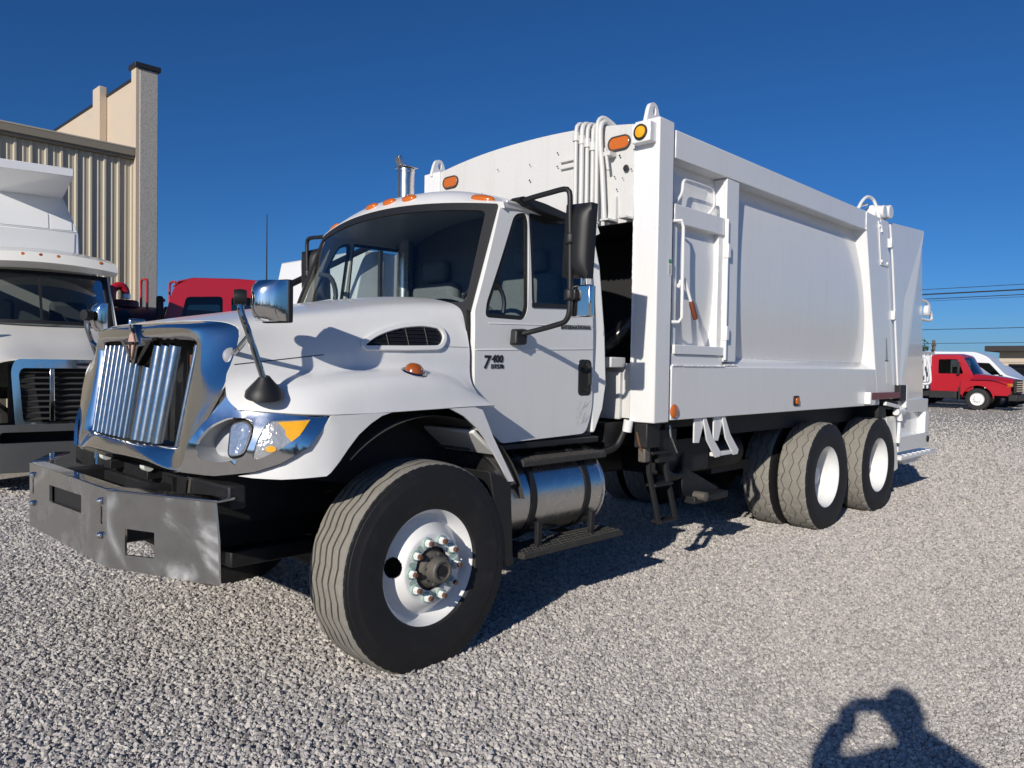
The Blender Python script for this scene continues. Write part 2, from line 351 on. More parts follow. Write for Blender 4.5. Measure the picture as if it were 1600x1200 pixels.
def gravel():
    # a sheet on the ground that carries the loose stones, densest where the yard is nearest
    rows = []; dens = []
    ND, NL = 84, 48; size = []
    fx, fy = math.sin(YAW), math.cos(YAW); rx, ry = math.cos(YAW), -math.sin(YAW)
    for i in range(ND+1):
        d = 2.0+46*(i/ND)**2.2
        row = []
        for j in range(NL+1):
            t = (j/NL*2-1)*(.76*d+.35)
            p = V((CAM.x+fx*d+rx*t, CAM.y+fy*d+ry*t, .004)); row.append(p)
            nz = noise.noise(V((p.x*.5, p.y*.5, 3)))
            s = max(1, d/4.5)**.62*(1-.36*max(0, min(1, (t/d)*1.5+.2))); size.append(s)
            k = 11000/s**2*(1 if d < 6 else math.exp(-(d-6)/4.6))
            k *= 1-.4*max(0, min(1, (t/d)*1.5+.1))+.3*nz
            if (p.y > 1.5 and .8 < p.x < 8.5) or p.y > 6.8 and p.x < 8 or p.x > 46: k = 0
            dens.append(max(0, k))
        rows.append(row)
    mb = MB().grid(rows); o = mb.build('gravel', 'stone', smooth=False, recalc=False)
    if o.data.polygons[0].normal.z < 0: o.data.flip_normals()
    at = o.data.attributes.new('dens', 'FLOAT', 'POINT'); at.data.foreach_set('value', dens)
    at = o.data.attributes.new('ssc', 'FLOAT', 'POINT'); at.data.foreach_set('value', size)
    ng = bpy.data.node_groups.new('gravel_scatter', 'GeometryNodeTree')
    ng.interface.new_socket('Geometry', in_out='INPUT', socket_type='NodeSocketGeometry'); ng.interface.new_socket('Geometry', in_out='OUTPUT', socket_type='NodeSocketGeometry')
    N, L = ng.nodes, ng.links
    gi = N.new('NodeGroupInput'); go = N.new('NodeGroupOutput')
    na = N.new('GeometryNodeInputNamedAttribute'); na.data_type = 'FLOAT'; na.inputs['Name'].default_value = 'dens'
    dp = N.new('GeometryNodeDistributePointsOnFaces'); dp.inputs['Seed'].default_value = 4
    L.new(gi.outputs[0], dp.inputs['Mesh']); L.new(na.outputs['Attribute'], dp.inputs['Density'])
    gti = N.new('GeometryNodeGeometryToInstance')
    for k in range(7):
        ic = N.new('GeometryNodeMeshIcoSphere'); ic.inputs['Radius'].default_value = 1; ic.inputs['Subdivisions'].default_value = 2
        ps = N.new('GeometryNodeInputPosition'); va = N.new('ShaderNodeVectorMath'); va.operation = 'ADD'; va.inputs[1].default_value = (k*7.3, k*3.1, k*5.7); L.new(ps.outputs[0], va.inputs[0])
        tx = N.new('ShaderNodeTexNoise'); tx.inputs['Scale'].default_value = .85; tx.inputs['Detail'].default_value = 1; L.new(va.outputs[0], tx.inputs['Vector'])
        sb = N.new('ShaderNodeVectorMath'); sb.operation = 'SUBTRACT'; sb.inputs[1].default_value = (.5, .5, .5); L.new(tx.outputs['Color'], sb.inputs[0])
        sc = N.new('ShaderNodeVectorMath'); sc.operation = 'SCALE'; sc.inputs['Scale'].default_value = 1.9; L.new(sb.outputs[0], sc.inputs[0])
        sp = N.new('GeometryNodeSetPosition'); L.new(ic.outputs['Mesh'], sp.inputs['Geometry']); L.new(sc.outputs[0], sp.inputs['Offset'])
        L.new(sp.outputs[0], gti.inputs[0])
    sm = N.new('GeometryNodeSetMaterial'); sm.inputs['Material'].default_value = MATS['stone']
    L.new(gti.outputs[0], sm.inputs['Geometry'])
    ip = N.new('GeometryNodeInstanceOnPoints'); ip.inputs['Pick Instance'].default_value = True
    L.new(dp.outputs['Points'], ip.inputs['Points']); L.new(sm.outputs[0], ip.inputs['Instance'])
    rr = N.new('FunctionNodeRandomValue'); rr.data_type = 'FLOAT_VECTOR'; rr.inputs['Max'].default_value = (6.28, 6.28, 6.28)
    L.new(rr.outputs['Value'], ip.inputs['Rotation'])
    rs = N.new('FunctionNodeRandomValue'); rs.data_type = 'FLOAT'
    rs.inputs[2].default_value = 0.0; rs.inputs[3].default_value = 1.0; rs.inputs['Seed'].default_value = 9
    pw = N.new('ShaderNodeMath'); pw.operation = 'POWER'; pw.inputs[1].default_value = 2.2; L.new(rs.outputs[1], pw.inputs[0])
    mr = N.new('ShaderNodeMapRange'); mr.inputs['To Min'].default_value = .0055; mr.inputs['To Max'].default_value = .0150; L.new(pw.outputs[0], mr.inputs['Value'])
    ns = N.new('GeometryNodeInputNamedAttribute'); ns.data_type = 'FLOAT'; ns.inputs['Name'].default_value = 'ssc'
    mm = N.new('ShaderNodeMath'); mm.operation = 'MULTIPLY'; L.new(mr.outputs[0], mm.inputs[0]); L.new(ns.outputs['Attribute'], mm.inputs[1])
    L.new(mm.outputs[0], ip.inputs['Scale'])
    rz_ = N.new('FunctionNodeRandomValue'); rz_.data_type = 'FLOAT'; rz_.inputs[2].default_value = -.003; rz_.inputs[3].default_value = .011; rz_.inputs['Seed'].default_value = 21
    cz = N.new('ShaderNodeCombineXYZ'); L.new(rz_.outputs[1], cz.inputs['Z'])
    sp_ = N.new('GeometryNodeSetPosition'); L.new(dp.outputs['Points'], sp_.inputs['Geometry']); L.new(cz.outputs[0], sp_.inputs['Offset']); L.new(sp_.outputs[0], ip.inputs['Points'])
    L.new(ip.outputs[0], go.inputs[0])
    md = o.modifiers.new('stones', 'NODES'); md.node_group = ng
    tag(o, 'loose grey crushed gravel covering the yard in the foreground', 'gravel', kind='stuff')
gravel()

# ------------------------------------------------------------------ the ribbed building with its tall parapet wall
def building():
    YB = 15.57; XC0, XC1 = 4.63, 5.06
    root = empty('metal_building', (XC0, YB, 0)); off = V((-XC0, -YB, 0))
    def P_(mb, name, m, parent=root, **k):
        mb.v = [tuple(V(v)+off) for v in mb.v]; return mb.build(name, m, parent, **k)
    # rib profile along x, one panel of a metre each; ribs are real folds
    x1 = XC0-.05; x0 = -14.0; pitch = .305
    base = None; pw_ = pitch*3
    prof = []
    for k in range(3):
        a = k*pitch
        prof += [(a, 0), (a+.085, 0), (a+.105, .012), (a+.125, .012), (a+.145, 0), (a+.215, 0), (a+.235, -.045), (a+.275, -.045), (a+.295, 0)]
    prof.append((pw_, 0))
    mb = MB(); mb.grid([[V((p[0], p[1] if p[1] < 0 else -p[1], 0)) for p in prof], [V((p[0], p[1] if p[1] < 0 else -p[1], 6.35)) for p in prof]])
    me = None; n = int((x1-x0)/pw_)+1
    for i in range(n):
        if me is None:
            o = mb.build('wall_panel', 'rib_metal', root, smooth=False); me = o.data
        else:
            o = bpy.data.objects.new('wall_panel', me); COL.objects.link(o); o.parent = root
        o.location = (x1-(i+1)*pw_-XC0, 0, .0)
    P_(MB().box((x0, YB+.02, 0), (x1+.05, YB+.1, 6.45)), 'wall_backing', 'rib_metal', smooth=False)
    P_(MB().box((x0, YB-.19, 6.42), (XC0-.09, YB+.02, 6.62)), 'gutter', 'gutter', bevel=.01)
    P_(MB().box((x0, YB-.14, 6.36), (XC0-.09, YB+.02, 6.418)), 'eave_trim', 'gutter', bevel=.004)
    P_(MB().add([(x0, YB-.2, 6.625), (XC0-.02, YB-.2, 6.625), (XC0-.02, YB+14, 7.4), (x0, YB+14, 7.4)], [(0, 1, 2, 3)]), 'roof', 'rib_metal', smooth=False, solid=.03)
    # end column and parapet
    P_(MB().box((XC0+.001, YB-.22, 0), (XC1, YB+.12, 8.54)), 'corner_column', 'stone_col', bevel=.015)
    P_(MB().box((XC0-.08, YB-.20, 0), (XC0-.001, YB+.1, 8.54)), 'column_return', 'stucco', smooth=False)
    P_(MB().box((XC0-.12, YB-.27, 8.542), (XC1+.05, YB+.2, 8.66)), 'column_cap', 'cap_dark', bevel=.01)
    P_(MB().box((XC0+.06, YB+.122, 0), (XC1-.05, YB+21, 8.40)), 'parapet_wall', 'stucco', smooth=False)
    P_(MB().box((XC0+.03, YB+.121, 8.402), (XC1-.02, YB+21, 8.46)), 'parapet_coping', 'cap_dark', smooth=False)
    for yy in (17.75, 26.5):
        P_(MB().box((XC0-.14, yy, 0), (XC0+.058, yy+.5, 8.66)), 'pilaster', 'stucco', bevel=.02)
    P_(MB().box((x0, YB+.12, 0), (x0+.2, YB+14, 6.6)), 'side_wall', 'rib_metal', smooth=False)
    tag(root, 'tan ribbed metal building with a tall stucco parapet wall and stone column', 'building')
building()
# ------------------------------------------------------------------ the white refuse truck (front to -X, driver's side to -Y)
truck = tag(empty('garbage_truck'), 'white rear-loading garbage truck with chrome grille and long extended front bumper', 'truck')
def both(mb): mb2 = mb.mirror_y(); return mb.add(mb2.v, mb2.f)
def xz(a, b, d): return V((a, d, b))
def yz(a, b, d): return V((d, a, b))

# ---- hood and fenders: one moulded shell lofted through long lines, centre to fender edge
HL = [
 [(-.93, 0, 1.722), (-.65, 0, 1.777), (-.35, 0, 1.829), (0, 0, 1.893), (.22, 0, 1.928), (.40, 0, 1.945)],
 [(-.925, -.4, 1.722), (-.65, -.42, 1.775), (-.35, -.44, 1.826), (0, -.46, 1.886), (.22, -.48, 1.918), (.40, -.5, 1.93)],
 [(-.89, -.72, 1.712), (-.65, -.72, 1.757), (-.35, -.75, 1.80), (0, -.78, 1.85), (.22, -.80, 1.872), (.40, -.81, 1.885)],
 [(-.865, -.835, 1.685), (-.65, -.822, 1.727), (-.35, -.845, 1.768), (0, -.868, 1.808), (.22, -.888, 1.827), (.41, -.91, 1.838)],
 [(-.872, -.868, 1.64), (-.65, -.868, 1.66), (-.35, -.895, 1.685), (0, -.925, 1.715), (.22, -.94, 1.732), (.41, -.952, 1.74)],
 [(-.918, -.893, 1.53), (-.65, -.912, 1.562), (-.35, -.938, 1.588), (0, -.965, 1.607), (.22, -.975, 1.612), (.41, -.985, 1.615)],
 [(-.945, -.905, 1.475), (-.65, -.942, 1.487), (-.35, -.968, 1.505), (0, -.985, 1.52), (.22, -.99, 1.50), (.41, -.995, 1.46)],
 [(-.955, -.912, 1.43), (-.66, -1.01, 1.455), (-.35, -1.045, 1.485), (0, -1.06, 1.50), (.22, -1.062, 1.455), (.41, -1.06, 1.37)],
 [(-.955, -.93, 1.37), (-.68, -1.09, 1.405), (-.37, -1.135, 1.44), (0, -1.145, 1.45), (.22, -1.145, 1.41), (.42, -1.14, 1.335)],
 [(-.925, -.965, 1.322), (-.68, -1.158, 1.305), (-.40, -1.185, 1.302), (0, -1.187, 1.31), (.22, -1.187, 1.316), (.42, -1.18, 1.318)]]
def loft(lines, nu, nv):
    a = [crom(l_, nu) for l_ in lines]
    return [crom([a[k][i] for k in range(len(lines))], nv) for i in range(nu)]
rows = loft(HL, 46, 64)
full = [[V((p.x, -p.y, p.z)) for p in r_[:0:-1]]+r_ for r_ in rows]
hm_ = MB().grid(full)
hood = hm_.build('hood', 'white', truck, ang=60, solid=.012, out=(0, 0, 1))
bvh = BVHTree.FromPolygons(hm_.v, hm_.f)
def on_hood(x, z, d=0):      # point of the hood's left flank at (x, z), pushed out by d
    h = bvh.ray_cast(V((x, -3, z)), V((0, 1, 0)))
    if h[0] is None: return V((x, -1-d, z))
    nrm = h[1] if h[1].y < 0 else -h[1]
    return h[0]+nrm*d
# parting line and rear lower line of the hood flank
def line_strip(pts, wd, d=.0012):
    mb = MB(); r_ = [[on_hood(x, z-wd/2, d) for x, z in pts], [on_hood(x, z+wd/2, d) for x, z in pts]]; return mb.grid(r_)
line_strip([(-.91+.43*i/20, 1.517+.052*i/20) for i in range(21)], .004).build('hood_seam', 'seam', hood, smooth=False)
line_strip([(.24+.16*i/8, 1.628) for i in range(9)], .004).build('hood_seam', 'label_grey', hood, smooth=False)
# side air vent
vent = rnd([(-.262, 1.615), (-.17, 1.668), (-.03, 1.712), (.12, 1.728), (.215, 1.718), (.235, 1.68), (.20, 1.63), (.0, 1.622)], [.02, .1, .1, .1, .05, .05, .04, .1], 4)
def hmap(a, b, d=0): return on_hood(a, b, d)
vo_ = MB().panel(vent, [], lambda a, b: on_hood(a, b, .004), step=.03).build('side_vent', 'black_gloss', hood, smooth=False)
MB().ring(vent, .024, lambda a, b, d: on_hood(a, b, d*1.0+.002), h=.016).build('vent_rim', 'white', vo_, ang=50, bevel=.006)
for k in range(5):
    z = 1.628+.02*k; xs = [x/100 for x in range(-25, 24, 2) if inside((x/100, z), vent)]
    if len(xs) > 1: MB().tube([on_hood(x, z+.006*(x), .007) for x in xs], .0035, 5).build('vent_slat', 'black_plastic', vo_)
for x in (-.12, .0, .12):
    zs = [1.6+.005*i for i in range(28) if inside((x, 1.6+.005*i), vent)]
    MB().tube([on_hood(x, z, .009) for z in zs], .003, 5).build('vent_slat', 'black_plastic', vo_)
# fender marker lamp
c0 = on_hood(-.06, 1.492, 0)
hit = bvh.ray_cast(V((-.05, -1.06, 3)), V((0, 0, -1)))[0]
ml = MB().lathe([(.062, 0), (.066, .006), (.055, .012)], hit+V((0, -.012, -.012)), (0, -.35, .94), 24).build('marker_base', 'dull_chrome', truck)
MB().lathe([(.05, .012), (.045, .03), (.028, .045), (.001, .05)], hit+V((0, -.012, -.012)), (0, -.35, .94), 24).build('marker_lamp', 'amber_dark', ml)

# ---- lower fender skirts, headlamp bezels: cut from one plan curve that wraps the corner
PATH = [(-1.075, -.60), (-1.05, -.71), (-1.0, -.84), (-.92, -.97), (-.82, -1.07), (-.72, -1.14), (-.60, -1.178), (-.45, -1.185), (0.8, -1.185)]
SL = [0]
for a, b in zip(PATH, PATH[1:]): SL.append(SL[-1]+math.dist(a, b))
def path(s, z, d=0):
    k = 0
    while k < len(PATH)-2 and s > SL[k+1]: k += 1
    u = (s-SL[k])/(SL[k+1]-SL[k]); a, b = V(PATH[k]), V(PATH[k+1]); p = a.lerp(b, u)
    # smooth the normal between segments
    def nrm(i): t = (V(PATH[i+1])-V(PATH[i])).normalized(); return V((t.y, -t.x)) if t.y < 0 or True else None
    n0 = nrm(k); n1 = nrm(min(k+1, len(PATH)-2)); nn = n0.lerp(n1, max(0, u-.5)) if u > .5 else n0.lerp(nrm(max(k-1, 0)), max(0, .5-u))
    if nn.dot(V((-.5, -1))) < 0: nn = -nn
    nn = nn.normalized(); return V((p.x+nn.x*d, p.y+nn.y*d, z))
skF = [(.80, 1.297), (.937, 1.299), (1.135, 1.304), (1.07, 1.288), (1.008, 1.255), (.94, 1.205), (.889, 1.148), (.841, 1.088), (.80, 1.045), (.78, 1.030), (.587, 1.022), (.464, 1.028), (.40, 1.036), (.478, 1.054), (.586, 1.091), (.688, 1.154), (.749, 1.223), (.79, 1.284)]
skR = [(1.49, 1.309), (1.66, 1.312), (1.72, 1.295), (1.76, 1.225), (1.80, 1.15), (1.884, 1.02), (1.967, .893), (1.925, .895), (1.88, .965), (1.80, 1.071), (1.74, 1.145), (1.679, 1.204), (1.587, 1.268)]
for sgn in (1, -1):
    for poly in (skF, skR):
        mb = MB().panel(poly, [], lambda s, z: path(s, z), step=.06)
        if poly is skR:  # the rear wing leans in towards its top edge
            pass
        if sgn < 0: mb = mb.mirror_y()
        mb.build('fender_skirt', 'white', truck, ang=60, solid=.012, out=(-.2, -sgn, 0))
bez = [(.30, 1.40), (.325, 1.405), (.345, 1.362), (.377, 1.323), (.476, 1.312), (.611, 1.306), (.775, 1.300), (.79, 1.288), (.749, 1.227), (.688, 1.158), (.586, 1.095), (.478, 1.058), (.302, 1.035), (.122, 1.04), (.162, 1.175), (.235, 1.277), (.285, 1.345)]
poc = rnd([(.20, 1.17), (.263, 1.248), (.346, 1.288), (.43, 1.288), (.470, 1.268), (.468, 1.214), (.436, 1.12), (.332, 1.093), (.222, 1.105)], .03, 4)
trn = rnd([(.468, 1.118), (.484, 1.187), (.508, 1.245), (.535, 1.276), (.712, 1.284), (.665, 1.215), (.586, 1.156), (.495, 1.112)], [.015, .05, .05, .02, .012, .05, .05, .02], 3)
def bmap(s, z, d=0): return path(s, z, d+.016-1.2*max(0, min(z, 1.30)-1.12)**2-.15*max(0, z-1.30))      # the bezel rolls back towards its top
for sgn in (1, -1):
    fin = (lambda mb: mb) if sgn > 0 else (lambda mb: mb.mirror_y())
    bz = fin(MB().panel(bez, [poc, trn], lambda s, z: bmap(s, z, .008), step=.04)).build('headlamp_bezel', 'chrome', truck, ang=60, solid=.016, out=(-1, -sgn, 0))
    pk = MB(); n = len(poc)   # pocket: side wall and grey floor
    pk.grid([[bmap(s, z, .006) for s, z in poc+poc[:1]], [bmap(.345+(s-.345)*.92, 1.19+(z-1.19)*.92, -.10) for s, z in poc+poc[:1]]])
    pk.panel([(.345+(s-.345)*.92, 1.19+(z-1.19)*.92) for s, z in poc], [], lambda s, z: bmap(s, z, -.10+.0*(s)), step=.05)
    fin(pk).build('headlamp_bucket', 'lamp_grey', bz)
    lens = rnd([(.352, 1.115), (.352, 1.262), (.42, 1.272), (.452, 1.255), (.448, 1.2), (.425, 1.13)], .025, 4)
    hl = fin(MB().prism(lens, lambda a, b, d: bmap(a, b, d), -.095, -.012)).build('headlight', 'lens_head', bz, bevel=.008)
    fin(MB().ring(lens, .012, lambda a, b, d: bmap(a, b, -.06+d), h=.03)).build('headlight_gasket', 'black_gloss', hl)
    fin(MB().panel(trn, [], lambda s, z: bmap(s, z, .002), step=.02)).build('turn_signal', 'lamp_clear', bz, solid=.02, out=(-1, -sgn, 0))
    amb = [(.568, 1.271), (.705, 1.279), (.66, 1.215), (.628, 1.188), (.604, 1.215), (.60, 1.24)]
    fin(MB().panel(amb, [], lambda s, z: bmap(s, z, .0075), step=.02)).build('turn_lens', 'amber_bright', bz, solid=.008, out=(-1, -sgn, 0))
    fin(MB().panel(ell(.545, 1.157, .022, .014, 14), [], lambda s, z: bmap(s, z, .0065), step=None)).build('turn_lens', 'amber_bright', bz, solid=.006, out=(-1, -sgn, 0))

# ---- chrome grille surround
SO = [(-.932, 0, 1.720), (-.927, -.4, 1.720), (-.892, -.72, 1.710), (-.867, -.835, 1.683), (-.874, -.868, 1.64), (-.920, -.893, 1.53), (-.957, -.905, 1.43), (-1.006, -.824, 1.277), (-1.032, -.756, 1.175), (-1.052, -.715, 1.045), (-1.09, -.4, 1.037), (-1.10, 0, 1.035)]
SM = [(-.99, 0, 1.692), (-.985, -.4, 1.695), (-.968, -.63, 1.685), (-.95, -.70, 1.662), (-.952, -.72, 1.61), (-.968, -.725, 1.5), (-.992, -.715, 1.4), (-1.022, -.69, 1.277), (-1.04, -.665, 1.175), (-1.058, -.65, 1.06), (-1.10, -.38, 1.075), (-1.108, 0, 1.072)]
SM2 = [(-.995, 0, 1.645), (-.99, -.385, 1.65), (-.975, -.60, 1.645), (-.965, -.64, 1.627), (-.965, -.645, 1.59), (-.977, -.637, 1.485), (-.995, -.625, 1.382), (-1.01, -.615, 1.28), (-1.022, -.607, 1.195), (-1.035, -.597, 1.125), (-1.075, -.36, 1.115), (-1.083, 0, 1.108)]
SI = [(-.975, 0, 1.625), (-.97, -.38, 1.63), (-.955, -.58, 1.625), (-.945, -.615, 1.608), (-.945, -.62, 1.585), (-.957, -.612, 1.48), (-.975, -.600, 1.38), (-.99, -.590, 1.28), (-1.0, -.582, 1.20), (-1.012, -.572, 1.142), (-1.05, -.35, 1.128), (-1.06, 0, 1.122)]
rows = loft([SO, SM, SM2, SI], 70, 20)
mb = MB().grid(rows); m2 = mb.mirror_y(); mb.add(m2.v, m2.f)
sur = mb.build('grille_surround', 'chrome', truck, ang=70, solid=.01, out=(-1, 0, .2))
def gx(y, z): return -1.03+(z-1.12)*.155-.035*(1-min(1, (abs(y)/.62))**2)
# grille fins (two are missing on the driver's side), each its own bar
ys = [.55, .47, .39, .31, .23, .15, .07, -.03, -.125, -.22, -.315, -.41, -.60]
ys = [.57, .47, .385, .30, .225, .15, .075, 0.0, -.115, -.20, -.285, -.37, -.60]
for i, y in enumerate(ys):
    wd = .072 if -.5 < y < -.1 else .028
    top = 1.607; bot = 1.135
    if abs(y) < .2: top = 1.575-.06*(abs(y) < .12)
    if abs(y+.115) < .02: top = 1.50
    pf = [(-.5, .030), (-.44, .010), (-.3, -.002), (-.1, -.009), (.1, -.009), (.3, -.002), (.44, .010), (.5, .030)]
    rr_ = []
    for z in (bot, top):
        yy = y*(.945 if z == bot else 1.0)
        rr_.append([V((gx(yy, z)+dx+.012, yy+wd*a, z+(.0 if z == bot else .02*(a) if y < -.1 else 0))) for a, dx in pf])
    MB().grid(rr_).build('grille_bar', 'grille_chrome', sur, solid=.003, ang=80)
# emblem with its v-shaped chrome mount
mt = MB().prism([(-.105, 1.60), (0, 1.715), (.105, 1.60), (.055, 1.60), (0, 1.50), (-.055, 1.60)], yz, -1.012, -.965).build('emblem_mount', 'dull_chrome', sur, bevel=.006)
MB().prism([(-.21, 1.628), (-.17, 1.60), (-.02, 1.50), (-.02, 1.53), (-.15, 1.628)], yz, -1.0, -.955).build('emblem_arm', 'black_gloss', sur, bevel=.004)
MB().prism([(.21, 1.628), (.17, 1.60), (.02, 1.50), (.02, 1.53), (.15, 1.628)], yz, -1.0, -.955).build('emblem_arm', 'dull_chrome', sur, bevel=.004)
em = MB().prism([(-.04, 1.615), (0, 1.695), (.04, 1.615), (0, 1.53)], yz, -1.022, -1.012).build('emblem', 'badge_red', sur, bevel=.002)
MB().box((-1.028, -.042, 1.608), (-1.021, .042, 1.622)).box((-1.0275, -.006, 1.54), (-1.0212, .006, 1.609)).build('emblem_mark', 'black_gloss', em)
MB().prism([(-.02, 1.672), (0, 1.712), (.02, 1.672), (0, 1.66)], yz, -1.0265, -1.0215).build('emblem_mark', 'chrome', em)
# radiator and parts behind the grille
MB().box((-.80, -.62, 1.10), (-.72, .62, 1.66)).build('radiator', 'black_frame', truck)
rf = MB()
for k in range(46): rf.box((-.835, -.60, 1.12+.0105*k), (-.803, -.36, 1.1245+.0105*k))
tag(rf.build('radiator_fins', 'grey_plastic', truck, smooth=False), kind='stuff')
MB().box((-.90, -.50, 1.12), (-.86, -.455, 1.60)).box((-.91, -.52, 1.50), (-.855, -.44, 1.56)).build('radiator_bracket', 'rust', truck, bevel=.004)
MB().box((-.90, -.40, 1.12), (-.87, -.375, 1.58)).build('radiator_bracket', 'black_plastic', truck)
for k in range(9): MB().tube([(-.86, -.575, 1.40+.024*k), (-.86, -.535, 1.40+.024*k)], .008, 8).build('cooler_tube', 'alu', truck)

# ---- front bumper: bent bright plate with a top lip, slots and square openings
A_, B_ = V((-1.324, -.588)), V((-1.073, -1.103)); wd = (B_-A_).normalized(); WL = (B_-A_).length
def wing(a, b, d=0): p = A_+wd*a; return V((p.x+wd.y*d, p.y-wd.x*d, b))   # d inward
cb = FRONT(-1.324)
slot = lambda y, z: rnd([(y-.012, z-.04), (y+.012, z-.04), (y+.012, z+.04), (y-.012, z+.04)], .006, 2)
bp_ = MB().panel([(-.588, .637), (.588, .637), (.588, .972), (-.588, .972)], [[(-.25, .822), (.235, .812), (.235, .895), (-.25, .905)], slot(-.52, .855), slot(.52, .855)], lambda a, b: cb(a, b))
bumper = bp_.build('front_bumper', 'bumper_plate', truck, smooth=False, solid=.012, out=(-1, 0, 0))
MB().box((-1.322, -.57, .965), (-1.25, .57, .975)).build('bumper_lip', 'dull_chrome', bumper, bevel=.004)
MB().box((-1.300, -.3, .78), (-1.24, .3, .92)).build('bumper_backing', 'seam', bumper)
for sgn in (1, -1):
    fin = (lambda mb: mb) if sgn > 0 else (lambda mb: mb.mirror_y())
    fin(MB().panel([(0, .637), (.578, .618), (.573, .80), (.555, .958), (0, .972)], [[(.096, .70), (.251, .70), (.251, .808), (.096, .813)]], lambda a, b: wing(a, b))).build('bumper_wing', 'bumper_plate', bumper, smooth=False, solid=.012, out=(-.5, -sgn, 0))
    fin(MB().hexa([wing(0, .965, .002), wing(.57, .955, .002), wing(.585, .955, -.09), wing(-.02, .965, -.07), wing(0, .975, .002), wing(.57, .966, .002), wing(.585, .966, -.09), wing(-.02, .975, -.07)])).build('bumper_lip', 'dull_chrome', bumper, bevel=.003)
    for zz in (.915, .765): fin(MB().lathe([(.016, 0), (.016, .008), (.008, .016), (.001, .017)], (-1.326, -.515, zz), (-1, 0, 0), 12)).build('bumper_bolt', 'chrome', bumper)
    fin(MB().box((-1.31, -.46, .70), (-.75, -.38, .95))).build('frame_horn', 'black_frame', truck, bevel=.01)
    fin(MB().box((-1.05, -.30, .955), (-.93, -.20, 1.0)).tube([(-1.02, -.33, 1.03), (-1.02, -.24, 1.03)], .022, 12)).build('hood_pivot', 'black_frame', truck, bevel=.004)
    fin(MB().tube([(-1.045, -.31, 1.02), (-1.045, -.255, 1.02)], .024, 14)).build('pivot_bushing', 'label_white', truck)
    fin(MB().tube([(-1.0, -.60, .75), (-.98, -.62, 1.0)], .014, 8)).build('hood_strut', 'dull_chrome', truck)
MB().box((-1.02, -.46, .80), (-.92, .46, .93)).build('front_crossmember', 'black_frame', truck, bevel=.01)
MB().box((-.98, -1.0, .90), (-.90, 1.0, 1.0)).build('radiator_support', 'black_frame', truck, bevel=.01)
MB().box((-.9, -.36, .55), (.3, .36, 1.05)).build('engine_sump', 'black_frame', truck, bevel=.03)
MB().box((-.25, -.95, .42), (.2, .95, .56)).build('front_axle', 'black_frame', truck, bevel=.03)
for s in (-1, 1): MB().box((-.75, s*.485-.065, .52), (.8, s*.485+.065, .60)).build('leaf_spring', 'black_frame', truck, bevel=.01)

# ---- wheel-well liners
for sgn in (1, -1):
    fin = (lambda mb: mb) if sgn > 0 else (lambda mb: mb.mirror_y())
    arc = [(.70*math.cos(t), .62+.655*math.sin(t)) for t in [R(14+120*i/24) for i in range(25)]]
    fin(MB().grid([[V((x, -1.17, z)) for x, z in arc], [V((x, -.80, z)) for x, z in arc], [V((x*.9, -.62, z-.02)) for x, z in arc]])).build('wheel_liner', 'hood_liner', truck)
    fin(MB().prism([(-.50, .95), (.62, .75), (.55, 1.15), (.25, 1.27), (-.25, 1.27), (-.55, 1.15)], lambda a, b, d: V((a, d, b)), -.62, -.60)).build('inner_fender', 'hood_liner', truck)
    fin(MB().box((.30, -1.12, 1.10), (.52, -.7, 1.125), rot=Matrix.Rotation(R(38), 3, 'Y'))).build('fender_brace', 'white', truck, bevel=.01)
    fin(MB().tube([(.35, -1.13, 1.21), (.38, -1.05, 1.20)], .03, 12)).build('fender_rest', 'label_white', truck)
    fin(MB().add([(.40, -1.17, .96), (.56, -1.175, .90), (.60, -1.165, .42), (.53, -1.16, .42), (.42, -.75, .96), (.56, -.75, .90), (.60, -.75, .42), (.53, -.75, .42)], [(0, 1, 2, 3), (4, 5, 6, 7), (0, 4, 7, 3), (1, 5, 6, 2), (3, 2, 6, 7), (0, 1, 5, 4)])).build('splash_guard', 'black_plastic', truck, bevel=.006)

